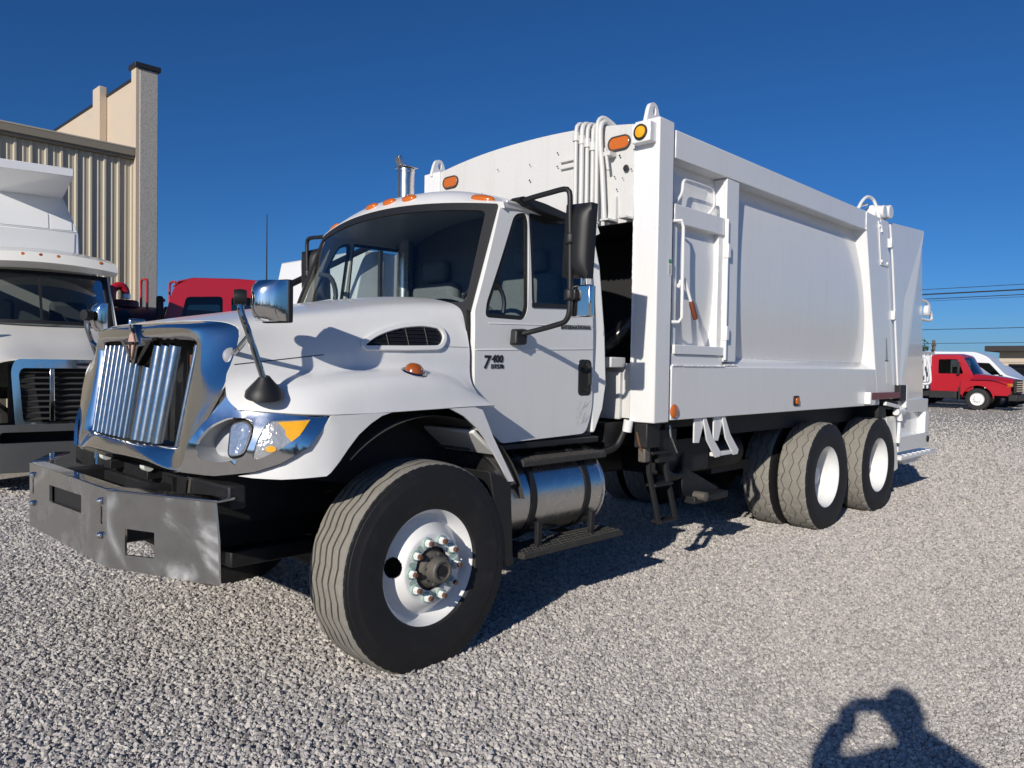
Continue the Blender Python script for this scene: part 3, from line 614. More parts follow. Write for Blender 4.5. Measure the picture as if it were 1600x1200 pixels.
# ---- wheels
def tyre_mesh(kind):
    """tyre in the plane y, centre at origin, outer face to -y; tread grooves are real"""
    W2 = .15 if kind == 'steer' else .138; R0 = .533 if kind == 'steer' else .522
    N = 240 if kind == 'steer' else 200
    prof = []   # (y, r, mat, zig)   from outer bead over the tread to the inner bead
    side = [(-.88, .292), (-.98, .302), (-1.03, .33), (-1.055, .37), (-1.058, .376), (-1.062, .376), (-1.068, .41), (-1.062, .445), (-1.058, .45), (-1.05, .452), (-1.03, .478), (-1.0, .497), (-.985, .499), (-.972, .512)]
    for a, r in side: prof.append((a*W2, r*R0/.533, 0, 0))
    g_ = [-.66, -.33, 0, .33, .66] if kind == 'steer' else [-.55, 0.0, .55]
    dep = .011 if kind == 'steer' else .009; hw = .046 if kind == 'steer' else .03
    crown = lambda a: R0-.012*abs(a)**3
    prof.append((-.945*W2, crown(.945)-.003, 1, 0)); prof.append((-.9*W2, crown(.9), 1, 0)); last = -.9
    for a in g_:
        for f in (.33, .66): prof.append(((last+(a-hw-last)*f)*W2, crown(a-hw), 1, 0))
        prof += [((a-hw)*W2, crown(a), 1, 1), ((a-hw*.7)*W2, crown(a)-dep, 2, 1), ((a+hw*.7)*W2, crown(a)-dep, 2, 1), ((a+hw)*W2, crown(a), 1, 1)]; last = a+hw
    for f in (.33, .66): prof.append(((last+(.9-last)*f)*W2, crown(.8), 1, 0))
    prof += [(.9*W2, crown(.9), 1, 0), (.945*W2, crown(.945)-.003, 1, 0)]
    for a, r in side[::-1]: prof.append((-a*W2, r*R0/.533, 0, 0))
    mb = MB(); m = len(prof); amp = .058*W2 if kind == 'steer' else .12*W2; per = 6 if kind == 'steer' else 5
    for k in range(N):
        t = 2*math.pi*k/N; gi = -1
        for j, (y, r, mi, zg) in enumerate(prof):
            yy, rr_ = y, r
            if zg:
                gi = sum(1 for q in prof[:j+1] if q[3])-1; gk = gi//4
                ph = (k % (per*2))/(per*2); tri = abs(ph*2-1)*2-1
                if kind != 'steer' and gk % 2: tri = -tri
                yy += amp*tri
            elif kind == 'steer' and mi == 1 and abs(abs(y)-.945*W2) < .002 and k % 4 == 0: rr_ -= .004; yy *= .975
            elif kind != 'steer' and mi == 1 and .6*W2 < abs(y) < .97*W2 and k % 8 == (0 if y > 0 else 4): rr_ -= .008
            elif kind != 'steer' and mi == 1 and abs(y) < .5*W2 and k % 16 == (0 if y > 0 else 8): rr_ -= .007
            mb.v.append((rr_*math.sin(t), yy, rr_*math.cos(t)))
    for k in range(N):
        k2 = (k+1) % N
        for j in range(m-1):
            mb.f.append((k*m+j, k*m+j+1, k2*m+j+1, k2*m+j)); a, b = prof[j][2], prof[j+1][2]
            mb.m.append(2 if (a == 2 or b == 2) else (1 if (a == 1 and b == 1) else 0))
    return mb
tyS = tyre_mesh('steer').build('tyre', ['rubber', 'tread', 'tread_groove'], None, ang=30)
tyD = tyre_mesh('drive').build('tyre', ['rubber', 'tread', 'tread_groove'], None, ang=30)
def front_wheel():
    # rim + convex disc; origin on the wheel axis at tyre centre, outer side -y.  Flange plane at y=-.118
    F = .122
    mb = MB(); pr = [(.262, -.12), (.27, .02-F+.05), (.285, -F+.03), (.287, -F+.012), (.296, -F+.004), (.2985, -F-.004), (.292, -F-.008), (.284, -F-.002), (.275, -F+.02), (.262, -F+.06), (.258, -F+.085)]
    pr = [(.2985, .10), (.272, .08), (.262, -.02), (.272, -.075), (.288, -.095), (.297, -F+.008), (.2995, -F-.003), (.294, -F-.009), (.285, -F-.003), (.272, -F+.022), (.262, -F+.05), (.256, -F+.062)]
    mb.lathe([(r, -a) for r, a in pr], (0, 0, 0), (0, -1, 0), 64)
    disc = [(.257, F-.062), (.245, F-.060), (.232, F-.045), (.215, F-.02), (.197, F+.008), (.183, F+.026), (.172, F+.033), (.112, F+.034), (.112, F+.016)]
    # two oval hand holes are cut in the cone of the disc
    n = 216; vs = []; m = len(disc)
    o = len(mb.v)
    dn = crom([(r, a, 0) for r, a in disc], 70); m = len(dn)
    for k in range(n):
        t = 2*math.pi*k/n
        for p in dn: mb.v.append((p.x*math.sin(t), -p.y, p.x*math.cos(t)))
    for k in range(n):
        t = 2*math.pi*(k+.5)/n
        for j in range(m-1):
            rm = (dn[j].x+dn[j+1].x)/2; hole = False
            for h0 in (R(270+8), R(90+8)):
                dt = (t-h0+math.pi) % (2*math.pi)-math.pi
                if (dt*.215/.052)**2+((rm-.213)/.026)**2 < 1: hole = True
            if not hole: mb.f.append((o+k*m+j, o+k*m+j+1, o+((k+1) % n)*m+j+1, o+((k+1) % n)*m+j)); mb.m.append(0)
    rim = mb.build('wheel', 'rim_white', None, ang=40)
    hb = MB().lathe([(.11, F+.0), (.10, F+.012), (.088, F+.018), (.084, F+.05), (.076, F+.056), (.066, F+.058), (.062, F+.105), (.056, F+.112), (.045, F+.113), (.044, F+.104), (.001, F+.102)], (0, 0, 0), (0, -1, 0), 28).build('hub', 'hub_iron', rim)
    MB().lathe([(.03, F+.1025), (.028, F+.109), (.001, F+.11)], (0, 0, 0), (0, -1, 0), 6).build('hub_plug', 'black_plastic', rim)
    for k in range(8):
        t = 2*math.pi*k/8+.2; MB().lathe([(.009, F+.05), (.009, F+.064), (.001, F+.065)], (.074*math.sin(t), 0, .074*math.cos(t)), (0, -1, 0), 6).build('hub_bolt', 'hub_iron', rim)
    first = None
    for k in range(10):
        t = 2*math.pi*(k+.5)/10; c = V((.1429*math.sin(t), 0, .1429*math.cos(t)))
        if first is None:
            q = MB().lathe([(.028, F+.034), (.028, F+.040), (.0255, F+.043), (.001, F+.043)], (0, 0, 0), (0, -1, 0), 20, mi=0)
            q.lathe([(.0195, F+.043), (.0195, F+.066), (.016, F+.069), (.001, F+.069)], (0, 0, 0), (0, -1, 0), 6, mi=1)
            q.lathe([(.0125, F+.069), (.0125, F+.082), (.010, F+.085), (.001, F+.085)], (0, 0, 0), (0, -1, 0), 10, mi=2)
            first = q.build('lug_nut', ['nut_green', 'rim_white', 'rust'], rim, ang=30)
        else: o_ = first.copy(); COL.objects.link(o_); first_p = o_
        (first if k == 0 else first_p).location = c
    # paint worn off round the studs: irregular pale green patches, 1 mm proud of the bolt face
    q = MB(); rg = random.Random(3)
    outl = [((.158+.010*rg.random())*math.sin(a), (.158+.010*rg.random())*math.cos(a)) for a in [2*math.pi*i/60 for i in range(60)]]
    inn = [(.114*math.sin(a), .114*math.cos(a)) for a in [2*math.pi*i/40 for i in range(40)]]
    q.panel(outl, [inn], lambda a, b: V((a, -F-.0352, b))).build('worn_paint_ring', 'rim_white', rim)
    for k in (1, 4, 6, 7, 8): 
        t = 2*math.pi*(k+.95)/10; MB().panel(ell(.135*math.sin(t), .135*math.cos(t), .016, .024, 12, rot=-t), [], lambda a, b: V((a, -F-.0362, b))).build('worn_paint', 'nut_green', rim)
    return rim
def rear_wheel():
    F = .122; mb = MB()
    mb.lathe([(.2985, .12), (.27, .09), (.262, 0), (.272, -.09), (.296, -F+.01), (.2995, -F-.003), (.294, -F-.009), (.283, -F-.002), (.262, -F+.035), (.258, -F+.10), (.262, -F+.20), (.258, -F+.268), (.235, -F+.276), (.20, -F+.268), (.155, -F+.262), (.155, -F+.225)], (0, 0, 0), (0, 1, 0), 64)
    rim = mb.build('wheel', 'rim_white', None, ang=40)
    MB().lathe([(.155, F-.225), (.13, F-.215), (.10, F-.205), (.095, F-.12), (.08, F-.10), (.001, F-.10)], (0, 0, 0), (0, -1, 0), 28).build('hub', 'rim_white', rim)
    for k in range(10):
        t = 2*math.pi*k/10; MB().lathe([(.018, F-.262), (.018, F-.23), (.001, F-.229)], (.19*math.sin(t), 0, .19*math.cos(t)), (0, -1, 0), 6).build('lug_nut', 'black_frame', rim)
    return rim
fw = front_wheel(); tyS.parent = fw
rw = rear_wheel(); tyD.parent = rw
RZ = .511
fw.parent = truck; fw.location = (0, -1.026, RZ)
c = copy_tree(fw, truck); c.location = (0, 1.026, RZ); c.rotation_euler = (0, 0, math.pi)
L1, L2 = 4.9145, 6.321
first = True
for x in (L1, L2):
    for y, rz in ((-1.06, 0), (1.06, math.pi)):
        o = rw if first else copy_tree(rw, truck)
        if first: o.parent = truck
        first = False; o.location = (x, y, RZ); o.rotation_euler = (R(0), 0, rz)
for x in (L1, L2):
    for y in (-.71, .71):
        o = tyD.copy(); COL.objects.link(o); o.parent = truck; o.name = 'inner_tyre'; o.location = (x, y, RZ)
        MB().lathe([(.29, -.12), (.262, 0), (.29, .12)], (x, y, RZ), (0, 1, 0), 40).build('inner_rim', 'rim_white', truck)
    MB().tube([(x, -.8, RZ), (x, -.25, RZ), (x, -.16, RZ), (x, .16, RZ), (x, .25, RZ), (x, .8, RZ)], [.09, .09, .2, .2, .09, .09], 16).build('drive_axle', 'black_frame', truck)
# ---- cab
def cabm(x, z, d=0): y = -1.0+.068*(max(0, z-1.7)/.77)**1.6; return V((x, y-d, z))
door_o = rnd([(.435, 1.62), (.437, 1.835), (.69, 2.468), (.745, 2.500), (1.488, 2.492), (1.492, 1.85), (1.495, 1.25), (1.43, 1.10), (.66, 1.082), (.44, 1.25)], [.01, .02, .05, .06, .02, .3, .1, .05, .02, .02], 5)
win1 = rnd([(.514, 1.80), (.528, 1.885), (.80, 2.43), (.90, 2.452), (.915, 2.40), (.868, 1.86), (.83, 1.80)], [.035, .03, .05, .04, .05, .05, .05], 5)
win2 = rnd([(.925, 2.43), (.93, 2.455), (1.44, 2.462), (1.445, 1.90), (.905, 1.882)], [.02, .03, .05, .05, .05], 5)
for sgn in (1, -1):
    fin = (lambda mb: mb) if sgn > 0 else (lambda mb: mb.mirror_y())
    dr = fin(MB().panel(door_o, [win1, win2], lambda a, b: cabm(a, b), step=.05)).build('cab_door', 'white', truck, solid=.035, ang=50, out=(0, -sgn, 0))
    for wn in (win1, win2):
        fin(MB().ring([(a*1., b*1.) for a, b in wn], -.026, lambda a, b, d: cabm(a, b, d-.012), h=.008)).build('window_seal', 'black_plastic', dr)
        fin(MB().panel(wn, [], lambda a, b: cabm(a, b, -.014), step=None)).build('door_glass', 'side_glass', dr, smooth=False)
    fin(MB().prism(rnd([(.905, 1.91), (1.44, 1.925), (1.44, 1.905), (.905, 1.88)], .004, 2), lambda a, b, d: cabm(a, b, d), -.01, .006)).build('window_sweep', 'black_plastic', dr)
    # belt crease: a shallow moulded step
    fin(MB().prism([(.44, 1.612), (1.49, 1.642), (1.49, 1.650), (.44, 1.620)], lambda a, b, d: cabm(a, b, d), -.01, .0035)).build('belt_crease', 'white', dr, bevel=.003)
    fin(MB().prism([(.54, 1.765), (1.49, 1.79), (1.49, 1.796), (.54, 1.771)], lambda a, b, d: cabm(a, b, d), -.01, .003)).build('belt_crease', 'white', dr, bevel=.0025)
    hd = rnd([(1.345, 1.345), (1.475, 1.345), (1.475, 1.578), (1.345, 1.578)], .035, 5)
    ho = fin(MB().prism(hd, lambda a, b, d: cabm(a, b, d), -.002, .004)).build('door_handle', 'black_gloss', dr, bevel=.003)
    fin(MB().prism(rnd([(1.375, 1.37), (1.447, 1.37), (1.447, 1.555), (1.375, 1.555)], .03, 5), lambda a, b, d: cabm(a, b, d), .003, .006)).build('handle_recess', 'seam', ho)
    fin(MB().tube([cabm(1.425, 1.55, .006), cabm(1.425, 1.53, .03), cabm(1.425, 1.42, .03), cabm(1.425, 1.40, .008)], [.012, .014, .014, .012], 10).lathe([(.016, 0), (.016, .012), (.001, .014)], cabm(1.415, 1.385, .004), (0, -1, 0), 14)).build('handle_grip', 'black_plastic', ho)
    # rear corner of the cab behind the door
    cr_ = [(1.503, 1.10), (1.500, 2.49), (1.55, 2.47), (1.60, 2.2), (1.625, 1.76), (1.645, 1.42), (1.61, 1.25), (1.53, 1.10)]
    fin(MB().prism(cr_, lambda a, b, d: cabm(a, b, -d), 0.0, .12)).build('cab_corner', 'white', truck, bevel=.018, seg=3)
    fin(MB().box((.66, -.995, 1.035), (1.58, -.90, 1.075))).build('cab_sill', 'black_plastic', truck, bevel=.008)
    fin(MB().hexa([(.39, -.975, 1.12), (.445, -.975, 1.12), (.445, -.90, 1.12), (.39, -.90, 1.12), (.41, -.955, 1.84), (.45, -.955, 1.84), (.45, -.88, 1.84), (.41, -.88, 1.84)])).build('cowl_gap_seal', 'seam', truck)
# badges on the visible door
lm = lambda x, z: fr(cabm(x, z, .001), (1, 0, 0), (0, 0, 1), (0, -1, 0))
text_mesh('7', .105, 'door_badge', 'seam', truck, lm(.498, 1.514), .003, shear=.15, bold=.0018)
text_mesh('400', .060, 'door_badge', 'seam', truck, lm(.566, 1.549), .003, shear=.12, spacing=1.0, bold=.0014)
text_mesh('DT570', .034, 'door_badge', 'seam', truck, lm(.562, 1.514), .003, spacing=1.05, bold=.0008)
tm = lm(1.168, 1.765); tm = tm @ Matrix.Rotation(R(2), 4, 'Z')
text_mesh('INTERNATIONAL', .034, 'door_badge', 'grey_plastic', truck, tm, .003, spacing=1.16, bold=.0015)
scr = MB(); rg = random.Random(5)
for k in range(16):
    x, z = 1.33+.10*rg.random(), 1.16+.12*rg.random(); a = R(35+30*rg.random()); l_ = .02+.05*rg.random()
    d = V((math.cos(a), math.sin(a)))*l_; n_ = V((-math.sin(a), math.cos(a)))*(.0012+.002*rg.random())
    scr.add([cabm(x, z, .0008), cabm(x+d.x, z+d.y, .0008), cabm(x+d.x+n_.x, z+d.y+n_.y, .0008), cabm(x+n_.x, z+n_.y, .0008)], [(0, 1, 2, 3)])
tag(scr.build('paint_scrape', 'label_grey', truck, smooth=False), kind='stuff')
# roof
def xf(y): return .535+.145*(y/.93)**2
def roof_pt(y, t):
    a = abs(y)/.955; edge = 2.487; cr = .168*(1-min(1, a)**2.6)
    x0 = xf(y); x = x0+(1.60-x0)*t
    lip = 2.478+.062*(1-(y/.955)**2)
    full_ = edge+cr
    s = min(1, (x-x0)/.26); z = lip+(full_-lip)*(1-(1-s)**2.4)
    if t > .93: z -= .07*((t-.93)/.07)**2
    return V((x, y, z))
tt = [0, .006, .015, .03, .05, .08, .12, .18, .25, .35, .5, .65, .8, .88, .93, .96, .985, 1]
yy_ = [-.955+1.91*i/36 for i in range(37)]
rows = [[V((xf(y)+.012, y, 2.445+.062*(1-(y/.955)**2))) for y in yy_]]+[[roof_pt(y, t) for y in yy_] for t in tt]
roof = MB().grid(rows).build('cab_roof', 'white', truck, ang=50, solid=.03)
for sgn in (-1, 1):  # drip edge
    MB().tube([(xf(.95)+.03, sgn*.955, 2.487), (1.0, sgn*.957, 2.490), (1.58, sgn*.957, 2.486)], .008, 8).build('drip_edge', 'white', roof)
    MB().tube([(xf(.93)+.02, sgn*.945, 2.475), (.80, sgn*.965, 2.5045), (1.0, sgn*.966, 2.500)], .004, 6).build('door_seal', 'seam', roof)
def lamp_on(o, nrm, rx_, ry_, h, name, m, parent, tang=(0, 1, 0)):
    nrm = V(nrm).normalized(); t = V(tang); t = (t-nrm*t.dot(nrm)).normalized(); b = nrm.cross(t); mb = MB(); rings = []
    for f, hh in ((1.0, 0), (.97, .35*h), (.85, .7*h), (.6, .92*h), (.3, h), (.02, h)):
        rings.append([V(o)+t*(rx_*f*math.cos(a))+b*(ry_*f*math.sin(a))+nrm*hh for a in [2*math.pi*i/24 for i in range(25)]])
    return mb.grid(rings).build(name, m, parent)
for y in (-.785, -.2, 0, .2, .785):
    p = roof_pt(y, .05); q = roof_pt(y, .09); tn = (q-p).normalized(); sd = (roof_pt(y+.02, .05)-p).normalized(); nn = tn.cross(sd); nn = nn if nn.z > 0 else -nn
    lamp_on(p-nn*.004, nn, .085 if abs(y) > .5 else .062, .036, .026, 'roof_marker_lamp', 'amber', roof, sd)
# windshield
def ws(u, v_, d=0):
    b = V((.432-.14*(1-u*u), .968*u, 1.83+.02*(1-u*u))); t = V((.675-.142*(1-u*u), .922*u, 2.468+.06*(1-u*u)))
    return b.lerp(t, v_)+V((-.94, 0, .33))*d
MB().grid([[ws(-1+2*i/24, j/8) for i in range(25)] for j in range(9)]).build('windshield', 'glass', truck)
wso = [(-1, 0), (1, 0), (1, 1), (-1, 1)]; wsi = rnd([(-.955, .075), (.955, .075), (.935, .93), (-.935, .93)], .05, 5)
wsl = MB().panel(wso, [wsi], lambda a, b: ws(a, b, .006), step=.08).build('windshield_seal', 'black_plastic', truck, solid=.012)
for sgn in (1, -1):
    fin = (lambda mb: mb) if sgn > 0 else (lambda mb: mb.mirror_y())
    fin(MB().hexa([(.447, -.968, 1.80), (.51, -.968, 1.80), (.51, -.93, 1.80), (.447, -.92, 1.80), (.690, -.918, 2.47), (.75, -.918, 2.47), (.75, -.88, 2.47), (.690, -.88, 2.47)])).build('a_pillar', 'white', truck, bevel=.006)
MB().grid([[V((.42-.15*(1-(y/.93)**2)+.02, y, 1.845+.02*(1-(y/.93)**2))) for y in yy_[1:-1]], [V((.36-.14*(1-(y/.93)**2)+.0, y, 1.80)) for y in yy_[1:-1]]]).build('cowl_panel', 'black_plastic', truck)
for y0, y1 in ((-.15, .45), (-.80, -.25)):
    MB().tube([ws(y0, .0, .03), ws((y0+y1)/2, .03, .03), ws(y1, .02, .02)], .008, 6).build('wiper', 'black_plastic', truck)
# cab inside
MB().panel([(-.93, 1.05), (.93, 1.05)]+[(y, roof_pt(y, .95).z-.012) for y in yy_[35:0:-1]], [], lambda a, b: V((1.53, a, b))).build('cab_back_wall', 'seat', truck, solid=.05)
MB().box((.45, -.95, 1.05), (1.55, .95, 1.1)).build('cab_floor', 'dash', truck)
MB().box((.44, -.9, 1.1), (.50, .9, 1.80)).build('firewall', 'dash', truck)
dashp = [(.44, 1.72), (.52, 1.83), (.72, 1.86), (.83, 1.82), (.84, 1.55), (.6, 1.4)]
MB().prism(dashp, lambda a, b, d: V((a, d, b)), -.92, .92).build('dashboard', 'dash', truck, bevel=.03)
bn = MB().grid([[V((.60+.20*i/6, -.50+.28*math.cos(a), 1.855+.10*math.sin(a)*(1-.25*(i/6)))) for a in [math.pi*j/14 for j in range(15)]] for i in range(7)])
bn.build('instrument_binnacle', 'seat', truck, solid=.02)
tr_ = [V((.94+.10*math.sin(t)*.5, -.50+.22*math.cos(t), 1.87+.20*math.sin(t))) for t in [2*math.pi*i/28 for i in range(29)]]
MB().tube(tr_, .014, 8, caps=False).build('steering_wheel', 'black_plastic', truck)
MB().tube([(.95, -.72, 1.87), (.94, -.5, 1.85), (.95, -.28, 1.87)], .014, 6).tube([(.94, -.5, 1.85), (.80, -.5, 1.75)], .025, 8).build('steering_column', 'black_plastic', truck)
for y in (-.5, .5):
    st = MB().box((1.02, y-.26, 1.42), (1.48, y+.26, 1.58)).build('cab_seat', 'seat', truck, bevel=.05, seg=3)
    MB().box((1.36, y-.25, 1.56), (1.49, y+.25, 2.16)).build('seat_back', 'seat', st, bevel=.06, seg=3)
    MB().box((1.37, y-.13, 2.17), (1.47, y+.13, 2.33)).build('head_rest', 'seat', st, bevel=.04, seg=3)
hp = crom([(.60, .86, 2.18), (.66, .80, 2.16), (.70, .79, 2.02), (.64, .80, 1.90), (.55, .86, 1.88)], 14)
MB().tube(hp, .018, 8).build('grab_handle', 'grey_plastic', truck)
# exhaust stack
ex = MB().lathe([(.066, 0), (.066, 1.62), (.07, 1.625), (.07, 1.645), (.066, 1.65), (.060, 1.65), (.060, 1.3)], (1.72, .93, 1.30), (0, 0, 1), 24).build('exhaust_stack', 'alu', truck)
ex.location = (-.33, -.075, .15)
MB().box((1.655, .86, 2.955), (1.79, 1.0, 2.965)).build('rain_cap', 'alu', ex, bevel=.003).rotation_euler = (0, 0, 0)
MB().box((1.63, .90, 2.965), (1.665, .95, 3.04), rot=Matrix.Rotation(R(-18), 3, 'Y')).box((1.665, .91, 2.95), (1.70, .94, 2.99)).build('cap_weight', 'alu', ex, bevel=.004)

# ---- door mirrors
def door_mirror(sgn):
    fin = (lambda mb: mb) if sgn > 0 else (lambda mb: mb.mirror_y())
    arm = [(.775, -1.03, 1.715), (.80, -1.12, 1.735), (.81, -1.27, 1.765), (.812, -1.335, 1.785), (.814, -1.36, 1.84), (.81, -1.362, 2.15), (.802, -1.362, 2.40), (.80, -1.362, 2.48), (.80, -1.350, 2.508), (.80, -1.32, 2.518), (.805, -1.2, 2.514), (.81, -1.08, 2.508), (.815, -.98, 2.50)]
    a = fin(MB().tube(crom(arm, 60), .0155, 12)).build('mirror_arm', 'black_plastic', truck)
    fin(MB().hexa([(.71, -.995, 1.648), (.815, -.995, 1.652), (.815, -1.045, 1.655), (.715, -1.05, 1.655), (.72, -.995, 1.745), (.825, -.995, 1.752), (.825, -1.045, 1.745), (.725, -1.045, 1.738)])).build('arm_bracket', 'black_plastic', a, bevel=.012, seg=3)
    fin(MB().lathe([(.022, 0), (.022, .004), (.001, .005)], (.745, -1.047, 1.675), (0, -1, 0), 12)).build('bracket_bolt', 'seam', a)
    br = [(.76, 2.50), (.80, 2.525), (1.0, 2.512), (1.22, 2.482), (1.235, 2.455), (1.20, 2.442), (.98, 2.462), (.84, 2.478)]
    fin(MB().prism(rnd(br, .015, 3), lambda p, q, d: V((p, -.935-d, q)), -.01, .07)).build('arm_bracket', 'black_plastic', a, bevel=.014, seg=3)
    for z in (2.24, 1.93): fin(MB().lathe([(.026, -.03), (.032, -.02), (.032, .02), (.026, .03)], (.812, -1.362, z), (0, 0, 1), 14).box((.80, -1.375, z-.022), (.86, -1.345, z+.022))).build('mirror_clamp', 'black_plastic', a, bevel=.004)
    # main head: shallow curved shell, back to the front
    def shell(u, v_, d):
        y = -1.365-.115*u; z = 2.235+.205*v_; bul = .055*(1-abs(u)**3)*(1-abs(v_)**6)
        return V((.86-bul*d+.03*(-u), y-.012*v_, z-.012*u))
    rows = [[shell(-1+2*i/16, -1+2*j/16, 1) for i in range(17)] for j in range(17)]
    mb = MB().grid(rows); back = [[shell(-1+2*i/16, -1+2*j/16, 0)+V((.055, 0, 0)) for i in range(17)] for j in range(17)]
    rim_ = [rows[0][i] for i in range(17)]+[rows[j][16] for j in range(1, 17)]+[rows[16][i] for i in range(15, -1, -1)]+[rows[j][0] for j in range(15, -1, -1)]
    rim2 = [back[0][i] for i in range(17)]+[back[j][16] for j in range(1, 17)]+[back[16][i] for i in range(15, -1, -1)]+[back[j][0] for j in range(15, -1, -1)]
    mb.grid([rim_, rim2])
    h = fin(mb).build('mirror_head', 'black_plastic', a, ang=50)
    fin(MB().grid([[p-V((.004, 0, 0)) for p in r_] for r_ in back])).build('mirror_glass', 'chrome', h)
    cx = MB().box((.838, -1.485, 1.805), (.885, -1.325, 1.985))
    c2 = fin(cx).build('convex_mirror', 'chrome', a, bevel=.01)
    fin(MB().box((.886, -1.478, 1.812), (.894, -1.332, 1.978))).build('mirror_glass', 'black_plastic', c2)
    fin(MB().tube([(.86, -1.41, 1.985), (.86, -1.41, 2.035)], .012, 8)).build('mirror_link', 'dull_chrome', c2)
door_mirror(1); door_mirror(-1)
# ---- hood mirrors
def hood_mirror(sgn, dx):
    fin = (lambda mb: mb) if sgn > 0 else (lambda mb: mb.mirror_y())
    b = MB().lathe([(.082, -.035), (.078, -.012), (.058, .012), (.034, .04), (.022, .056), (.001, .058)], (-.845, -1.045, 1.415), (-.12, -.25, .96), 24)
    b.v = [(x*1., y, z) for x, y, z in b.v]
    base = fin(b).build('hood_mirror_base', 'black_plastic', truck)
    tp = [(-.855, -1.06, 1.45), (-.93, -1.06, 1.66), (-.955, -1.05, 1.74), (-.955, -1.04, 1.80), (-.945, -1.03, 1.83)]
    fin(MB().tube(crom(tp, 20), .014, 10)).build('mirror_stalk', 'dull_chrome', base)
    fin(MB().tube([(-.90, -.868, 1.56), (-.925, -1.06, 1.64)], .012, 8)).build('mirror_brace', 'dull_chrome', base)
    fin(MB().lathe([(.04, -.004), (.036, .006), (.02, .012), (.001, .012)], (-.902, -.862, 1.555), (-.25, -.9, .2), 18)).build('brace_foot', 'lamp_grey', base)
    fin(MB().lathe([(.032, -.025), (.036, 0), (.032, .025), (.001, .026)], (-.955, -1.04, 1.80), (-.7, .3, 0), 14)).build('mirror_clamp', 'black_plastic', base)
    # head: bright curved cup with a black rim, tilted a little
    def hd(u, v_, k): 
        bul = .085*(1-u*u*.6)*(1-.4*v_**4)
        return V((-.835-bul*k+.02*u, -1.095-.072*u, 1.79+.086*v_))
    rows = [[hd(-1+2*i/14, -1+2*j/10, 1) for i in range(15)] for j in range(11)]
    mb = MB().grid(rows); bk = [[hd(-1+2*i/14, -1+2*j/10, 0)+V((.012, 0, 0)) for i in range(15)] for j in range(11)]
    per = lambda g_: g_[0]+[g_[j][14] for j in range(1, 11)]+g_[10][13::-1]+[g_[j][0] for j in range(9, -1, -1)]
    mb.grid([per(rows), per(bk)])
    h = fin(mb).build('hood_mirror_head', 'chrome', base, ang=50)
    fin(MB().grid([per(bk), [p+V((.018, 0, 0)) for p in per(bk)]])).build('mirror_rim', 'black_plastic', h, solid=.012, soff=0)
    fin(MB().grid([[p+V((.012, 0, 0)) for p in r_] for r_ in bk])).build('mirror_glass', 'chrome', h)
    base.location.x = dx
hood_mirror(1, 0); hood_mirror(-1, .05)

# ---- fuel tank, steps
tank = MB().lathe([(.001, 0), (.20, 0), (.262, .012), (.274, .03), (.274, .045), (.266, .055), (.266, .90), (.274, .91), (.274, .925), (.262, .945), (.20, .955), (.001, .955)], (.54, -.865, .755), (1, 0, 0), 48).build('fuel_tank', 'alu', truck)
for x in (.80, 1.30):
    MB().lathe([(.268, -.025), (.273, -.025), (.273, .025), (.268, .025)], (x, -.865, .755), (1, 0, 0), 40).build('tank_strap', 'black_frame', tank)
for (x0, x1, z, y0, y1, nm) in ((.72, 1.50, .985, -1.12, -.90, 'cab_step'), (.66, 1.60, .475, -1.19, -.97, 'cab_step')):
    stp = MB().box((x0, y0, z-.035), (x1, y1, z)).build(nm, 'alu_step', truck, bevel=.005)
    gr = MB()
    for i in range(int((x1-x0)/.03)):
        for j in range(5): gr.box((x0+.01+i*.03, y0+.015+j*.042, z+.0005), (x0+.028+i*.03, y0+.04+j*.042, z+.007), rot=Matrix.Rotation(R(45 if (i+j) % 2 else -45), 3, 'Z'))
    tag(gr.build('tread_plate', 'alu_step', stp, smooth=False), kind='stuff')
for x in (.86, 1.36):
    MB().box((x-.02, -1.13, .46), (x+.02, -1.10, .62)).box((x-.02, -1.12, .44), (x+.02, -.6, .47)).build('step_bracket', 'black_frame', truck, bevel=.004)
    MB().box((x-.02, -1.08, .95), (x+.02, -.55, .985)).build('step_bracket', 'black_frame', truck)

# ---- frame and running gear under the body
for s in (-1, 1): MB().box((-1.0, s*.43-.04, .72), (7.3, s*.43+.04, .98)).build('frame_rail', 'black_frame', truck)
MB().box((1.7, -.95, .985), (6.6, .95, 1.15)).build('sub_frame', 'black_frame', truck)
MB().box((3.5, -.75, .62), (4.2, .75, .70)).build('crossmember', 'black_frame', truck)
MB().tube([(1.0, 0, .72), (4.8, 0, .6)], .055, 12).build('drive_shaft', 'black_frame', truck)
MB().box((.6, -.38, .55), (1.7, .38, .95)).build('transmission', 'black_frame', truck, bevel=.04)
MB().lathe([(.001, 0), (.13, 0), (.15, .03), (.15, .62), (.13, .65), (.001, .65)], (3.3, -.68, .80), (1, 0, 0), 24).build('air_tank', 'black_frame', truck)
MB().box((2.45, -.95, .72), (3.1, -.55, 1.1)).build('battery_box', 'black_frame', truck, bevel=.02)
tri = MB().prism([(2.62, .80), (2.62, .54), (2.72, .50), (3.16, .545), (3.16, .575), (2.80, .72)], lambda a, b, d: V((a, d, b)), -1.0, -.97).box((2.66, -1.09, .50), (3.17, -.97, .555))
tri.build('valve_bracket', 'black_frame', truck, bevel=.008)
MB().lathe([(.035, 0), (.035, .1), (.02, .105), (.001, .105)], (2.72, -1.05, .56), (0, -1, 0), 14).build('valve_knob', 'hub_iron', truck)
MB().tube(crom([(2.3, -.95, 1.1), (2.34, -1.0, .8), (2.6, -.98, .72), (2.75, -.9, .95)], 24), .03, 8).build('air_hose', 'black_plastic', truck)
